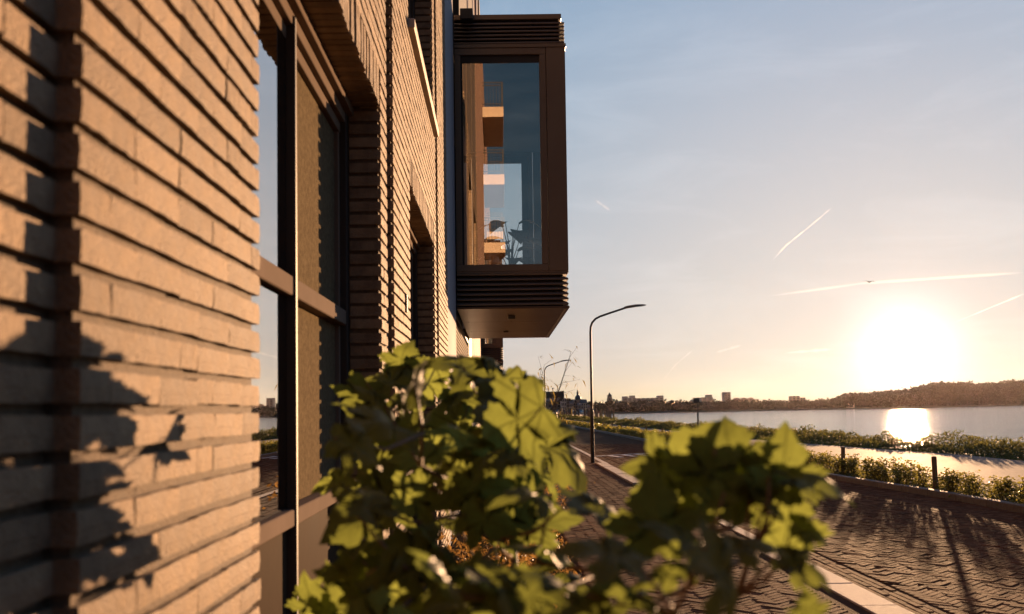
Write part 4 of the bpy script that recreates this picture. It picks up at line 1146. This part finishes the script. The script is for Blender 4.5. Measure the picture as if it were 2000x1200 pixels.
# facades of the town turned to the sunny water side
def side_windows(e, hw, h, floors, n, depth):
    wm = MB(); wm.bbox(-.06, .10, -.45, .45, -h / floors * .28, h / floors * .28, .02); wmm = wm.mesh('window', M_win)
    for f in range(floors):
        for i in range(n):
            o = link('window', wmm, e); o.location = (hw, (i + .5) * depth / n, h * (f + .55) / floors)
TOWN = [('cream canal house with four rows of windows at the quay', 1096, 1106, 778, 778, 296, M_cream, 4, 3, 'flat'), ('narrow dark gabled house beside the cream canal house', 1106, 1112, 783, 778, 300, M_conc2, 4, 2, 'y'),
        ('pale plastered house under the church roof', 1112, 1120, 789, 784, 304, M_cream, 3, 3, 'x'), ('brown step house in the middle of the quay row', 1120, 1127, 787, 781, 308, M_conc2, 4, 2, 'y'), ('low cream house below the church dome', 1127, 1136, 792, 787, 312, M_cream, 3, 3, 'x'),
        ('tall pale house with a dark roof at the end of the quay', 1136, 1147, 788, 780, 318, M_cream, 4, 3, 'x'), ('low brown house at the quay corner', 1147, 1153, 796, 791, 322, M_conc2, 2, 2, 'x')]
for lab, a, c, yt, yr, y, m, fl, co, rf in TOWN: house('canal_house', lab, a, c, yt, yr, y, m, fl, co, rf, 9)
y = 345
ch = empty('church', 'church with long dark roof, round dome and thin spire above the old town', 'church', loc=(dirx(1128) * y, y, 0)); zt = lambda q: (hor(1128) - q) / 1944 * y + 1.6
b = MB(); b.bbox(-2.9, 1.2, 0, 10, 0, zt(789), .1); b.build('wall', M_conc2, ch)
b = MB(); b.gable(-3.1, 1.3, -.3, 10.2, zt(789), zt(780), 'x'); b.build('roof', M_roof, ch)
b = MB(); b.bbox(-1.0, 1.05, -2.2, -.4, 0, zt(781), .06); b.build('tower', M_conc2, ch)
b = MB(); b.lathe(0, -1.3, [(1.0, zt(781)), (1.05, zt(779)), (1.0, zt(776.5)), (.75, zt(773.8)), (.42, zt(772)), (.38, zt(769)), (.5, zt(768.6)), (.30, zt(766)), (.22, zt(764)), (.06, zt(760)), (.02, zt(752))], 14); b.build('dome', M_copper, ch, True)
# drawbridge
y = 205; br = empty('drawbridge', 'dark steel drawbridge with heavy balance beam and slanting struts', 'bridge', loc=(dirx(1078) * y, y, -.1)); bz = lambda q: (hor(1078) - q) / 1944 * y + 1.7; bx = lambda q: (q - 1078) / 1944 * y
M_steel = mat('bridge_steel', (.10, .088, .078), (.075, .066, .058), scale=.6, rough=.6); M_tan = mat('bridge_tower_paint', (.42, .33, .25), (.36, .28, .21), scale=.6, rough=.7)
b = MB(); b.bbox(bx(1040), bx(1094), -1.5, 1.5, bz(778), bz(765.5), .06); b.bbox(bx(1094), bx(1101), -1.7, 1.7, bz(779), bz(764.5), .06); b.bbox(bx(1045), bx(1066), -1.2, 1.2, bz(765.5), bz(764), .03); b.build('balance_beam', M_steel, br, each=True)
b = MB(); b.tube([(bx(1098), -.9, bz(778)), (bx(1073), -.9, bz(801))], [.30, .30], 4); b.tube([(bx(1098), .9, bz(778)), (bx(1073), .9, bz(801))], [.30, .30], 4); b.build('strut', M_steel, br, each=True)
b = MB(); b.tube([(bx(1046), -.9, bz(786)), (bx(1068), -.9, bz(803))], [.26, .26], 4); b.tube([(bx(1086), -.5, bz(786)), (bx(1060), -.5, bz(814))], [.2, .2], 4); b.build('strut', M_steel, br, each=True)
for q in (1068, 1074.5):
    b = MB(); b.bbox(bx(q), bx(q + 2), -.6, .6, -2, bz(803), .04); b.build('tower_leg', M_tan, br)
b = MB(); b.bbox(bx(1066.5), bx(1078), -.8, .8, bz(803), bz(800), .04); b.build('tower_head', M_tan, br)
b = MB(); b.bbox(bx(1040), bx(1110), -1.6, 1.6, bz(821), bz(819.5), .02); b.build('deck', M_steel, br)
for q in (1071, 1080):
    b = MB(); b.lathe(bx(q), 0, [(.07, bz(765.5)), (.06, bz(761)), (.2, bz(760.4)), (.16, bz(758.6)), (0, bz(758))], 8); b.build('lantern', M_steel, br)
# cars parked on the quay
M_car = [mat('car_paint_white', (.6, .58, .55), (.55, .53, .5), rough=.25), mat('car_paint_dark', (.06, .06, .065), (.05, .05, .055), rough=.25), mat('car_paint_red', (.25, .05, .04), (.2, .04, .03), rough=.25)]
def car(x, y, a, k, label):
    e = empty('parked_car', label, 'car', 'cars parked on the quay', loc=(x, y, -.05)); e.rotation_euler = (0, 0, a)
    b = MB(); b.bbox(-2.1, 2.1, -.85, .85, .25, .85, .12); b.build('body', M_car[k], e)
    c_ = MB(); c_.add([(-1.5, -.8, .85), (1.0, -.8, .85), (1.0, .8, .85), (-1.5, .8, .85), (-1.1, -.65, 1.42), (.35, -.65, 1.42), (.35, .65, 1.42), (-1.1, .65, 1.42)], [(4, 5, 6, 7), (0, 1, 5, 4), (1, 2, 6, 5), (2, 3, 7, 6), (3, 0, 4, 7)]); c_.build('cabin', M_win, e)
    for sx_ in (-1.3, 1.3):
        for sy in (-.8, .8): w2 = MB(); w2.tube([(sx_, sy - .1, .32), (sx_, sy + .1, .32)], [.32, .32], 12); w2.build('wheel', M_dark, e)
CL = ['white car parked by the drawbridge end of the quay', 'dark car parked second along the quay', 'red car parked among dark cars on the quay', 'dark car parked before the cream canal house', 'white car parked before the pale plastered house', 'dark car parked under the church dome', 'white car parked before the tall pale house', 'red car parked at the quay corner']
for i, lab in enumerate(CL):
    s = (i + .3) / 8; car(14.5 + 15 * s, 272 + 34 * s, R.choice((.95, 2.5)) + R.gauss(0, .1), (0, 1, 2, 1, 0, 1, 0, 2)[i], lab)
for i, (px_, yt) in enumerate(((1109, 778), (1118, 790), (1133, 793), (1151, 793), (1160, 791), (1170, 790), (1178, 793))):
    y = 328 + 4 * i; h = (hor(px_) - yt) / 1944 * y + 1.6; tree(dirx(px_) * y, y, h, 'round tree between the old town houses and the water tower', 'trees by the old town', 1.1, 0)

# ------------------------------------------------------------------ bird, contrails
bd = MB()
bd.tube([(-.16, 0, 0), (-.08, 0, .01), (.02, 0, .015), (.10, 0, .02), (.15, 0, .02)], [.008, .03, .04, .028, .006], 8)
for s in (-1, 1):
    bd.add([(.06, .03 * s, .02), (-.06, .03 * s, .01), (.07, .22 * s, .10), (-.03, .20 * s, .09), (.0, .42 * s, .03), (-.05, .40 * s, .03)], [(0, 1, 3, 2), (2, 3, 5, 4)])
bd.add([(-.14, -.02, 0), (-.14, .02, 0), (-.25, .05, -.005), (-.25, -.05, -.005)], [(0, 1, 2, 3)])
bo = bd.build('bird', M_lamp); bo.scale = (1.2, 1.2, 1.2); bo.location = at(1697, 551.5, 66); bo.rotation_euler = (rad(10), rad(8), rad(35)); tag(bo, 'small dark bird gliding above the sun', 'bird')

M_con = bpy.data.materials.new('ice_cloud'); M_con.use_nodes = True; t = M_con.node_tree; t.nodes.clear()
vo = t.nodes.new('ShaderNodeOutputMaterial'); pv_ = t.nodes.new('ShaderNodeVolumePrincipled'); pv_.inputs['Color'].default_value = (1, .98, .96, 1); pv_.inputs['Anisotropy'].default_value = .55
pv_.inputs['Density'].default_value = .009; t.links.new(pv_.outputs[0], vo.inputs['Volume'])
M_con2 = M_con.copy(); M_con2.node_tree.nodes['Principled Volume'].inputs['Density'].default_value = .003
DC = 6000
def contrail(pts, w0, w1, label, m=M_con):
    n = 24; P_ = []; rr = []
    for i in range(n + 1):
        s = i / n; P_.append(at(np.interp(s, [q[0] for q in pts], [q[1] for q in pts]), np.interp(s, [q[0] for q in pts], [q[2] for q in pts]), DC))
        rr.append(max(.3, (w0 + (w1 - w0) * s) * DC / 1944 / 2 * (.75 + .5 * mnoise.noise(Vector((s * 7, w0, w1)))) * min(1, 6 * s + .05, 6 * (1 - s) + .05)))
    b = MB(); b.tube(P_, rr, 10); o = b.build('contrail', m, None, True); tag(o, label, 'contrail', 'contrails and cloud wisps in the evening sky')
contrail([(0, 1507, 511), (.5, 1535, 480), (1, 1576, 447)], 3, 6, 'short bright contrail, lower part of the broken streak above the bird')
contrail([(0, 1568, 454), (1, 1628, 403)], 4, 3, 'short bright contrail, upper part of the broken streak')
contrail([(0, 1485, 581), (.4, 1690, 553), (1, 2010, 532)], 7, 10, 'long broad contrail crossing behind the bird', M_con2)
contrail([(0, 1860, 632), (1, 2010, 570)], 3, 5, 'thin slanting contrail right of the sun')
contrail([(0, 1293, 745), (.4, 1320, 712), (1, 1358, 680)], 3, 5, 'faint curved contrail above the far skyline', M_con2)
contrail([(0, 1395, 690), (1, 1450, 674)], 5, 8, 'small flat cloud wisp above the slim tower', M_con2)
contrail([(0, 1162, 390), (1, 1192, 412)], 5, 8, 'small pale wisp beside the bay', M_con2)
contrail([(0, 1530, 690), (1, 1630, 682)], 6, 9, 'low flat wisp left of the sun', M_con2)

# ------------------------------------------------------------------ evening haze
hz = MB(); hz.box(-1400, 2600, -200, 2900, -3.6, 62)
M_haze = bpy.data.materials.new('haze'); M_haze.use_nodes = True; t = M_haze.node_tree; t.nodes.clear()
vo = t.nodes.new('ShaderNodeOutputMaterial'); pv_ = t.nodes.new('ShaderNodeVolumePrincipled'); pv_.inputs['Color'].default_value = (.95, .82, .84, 1); pv_.inputs['Anisotropy'].default_value = .80
pv_.inputs['Density'].default_value = .000006; t.links.new(pv_.outputs[0], vo.inputs['Volume'])
ho = hz.build('haze', M_haze); ho['kind'] = 'stuff'
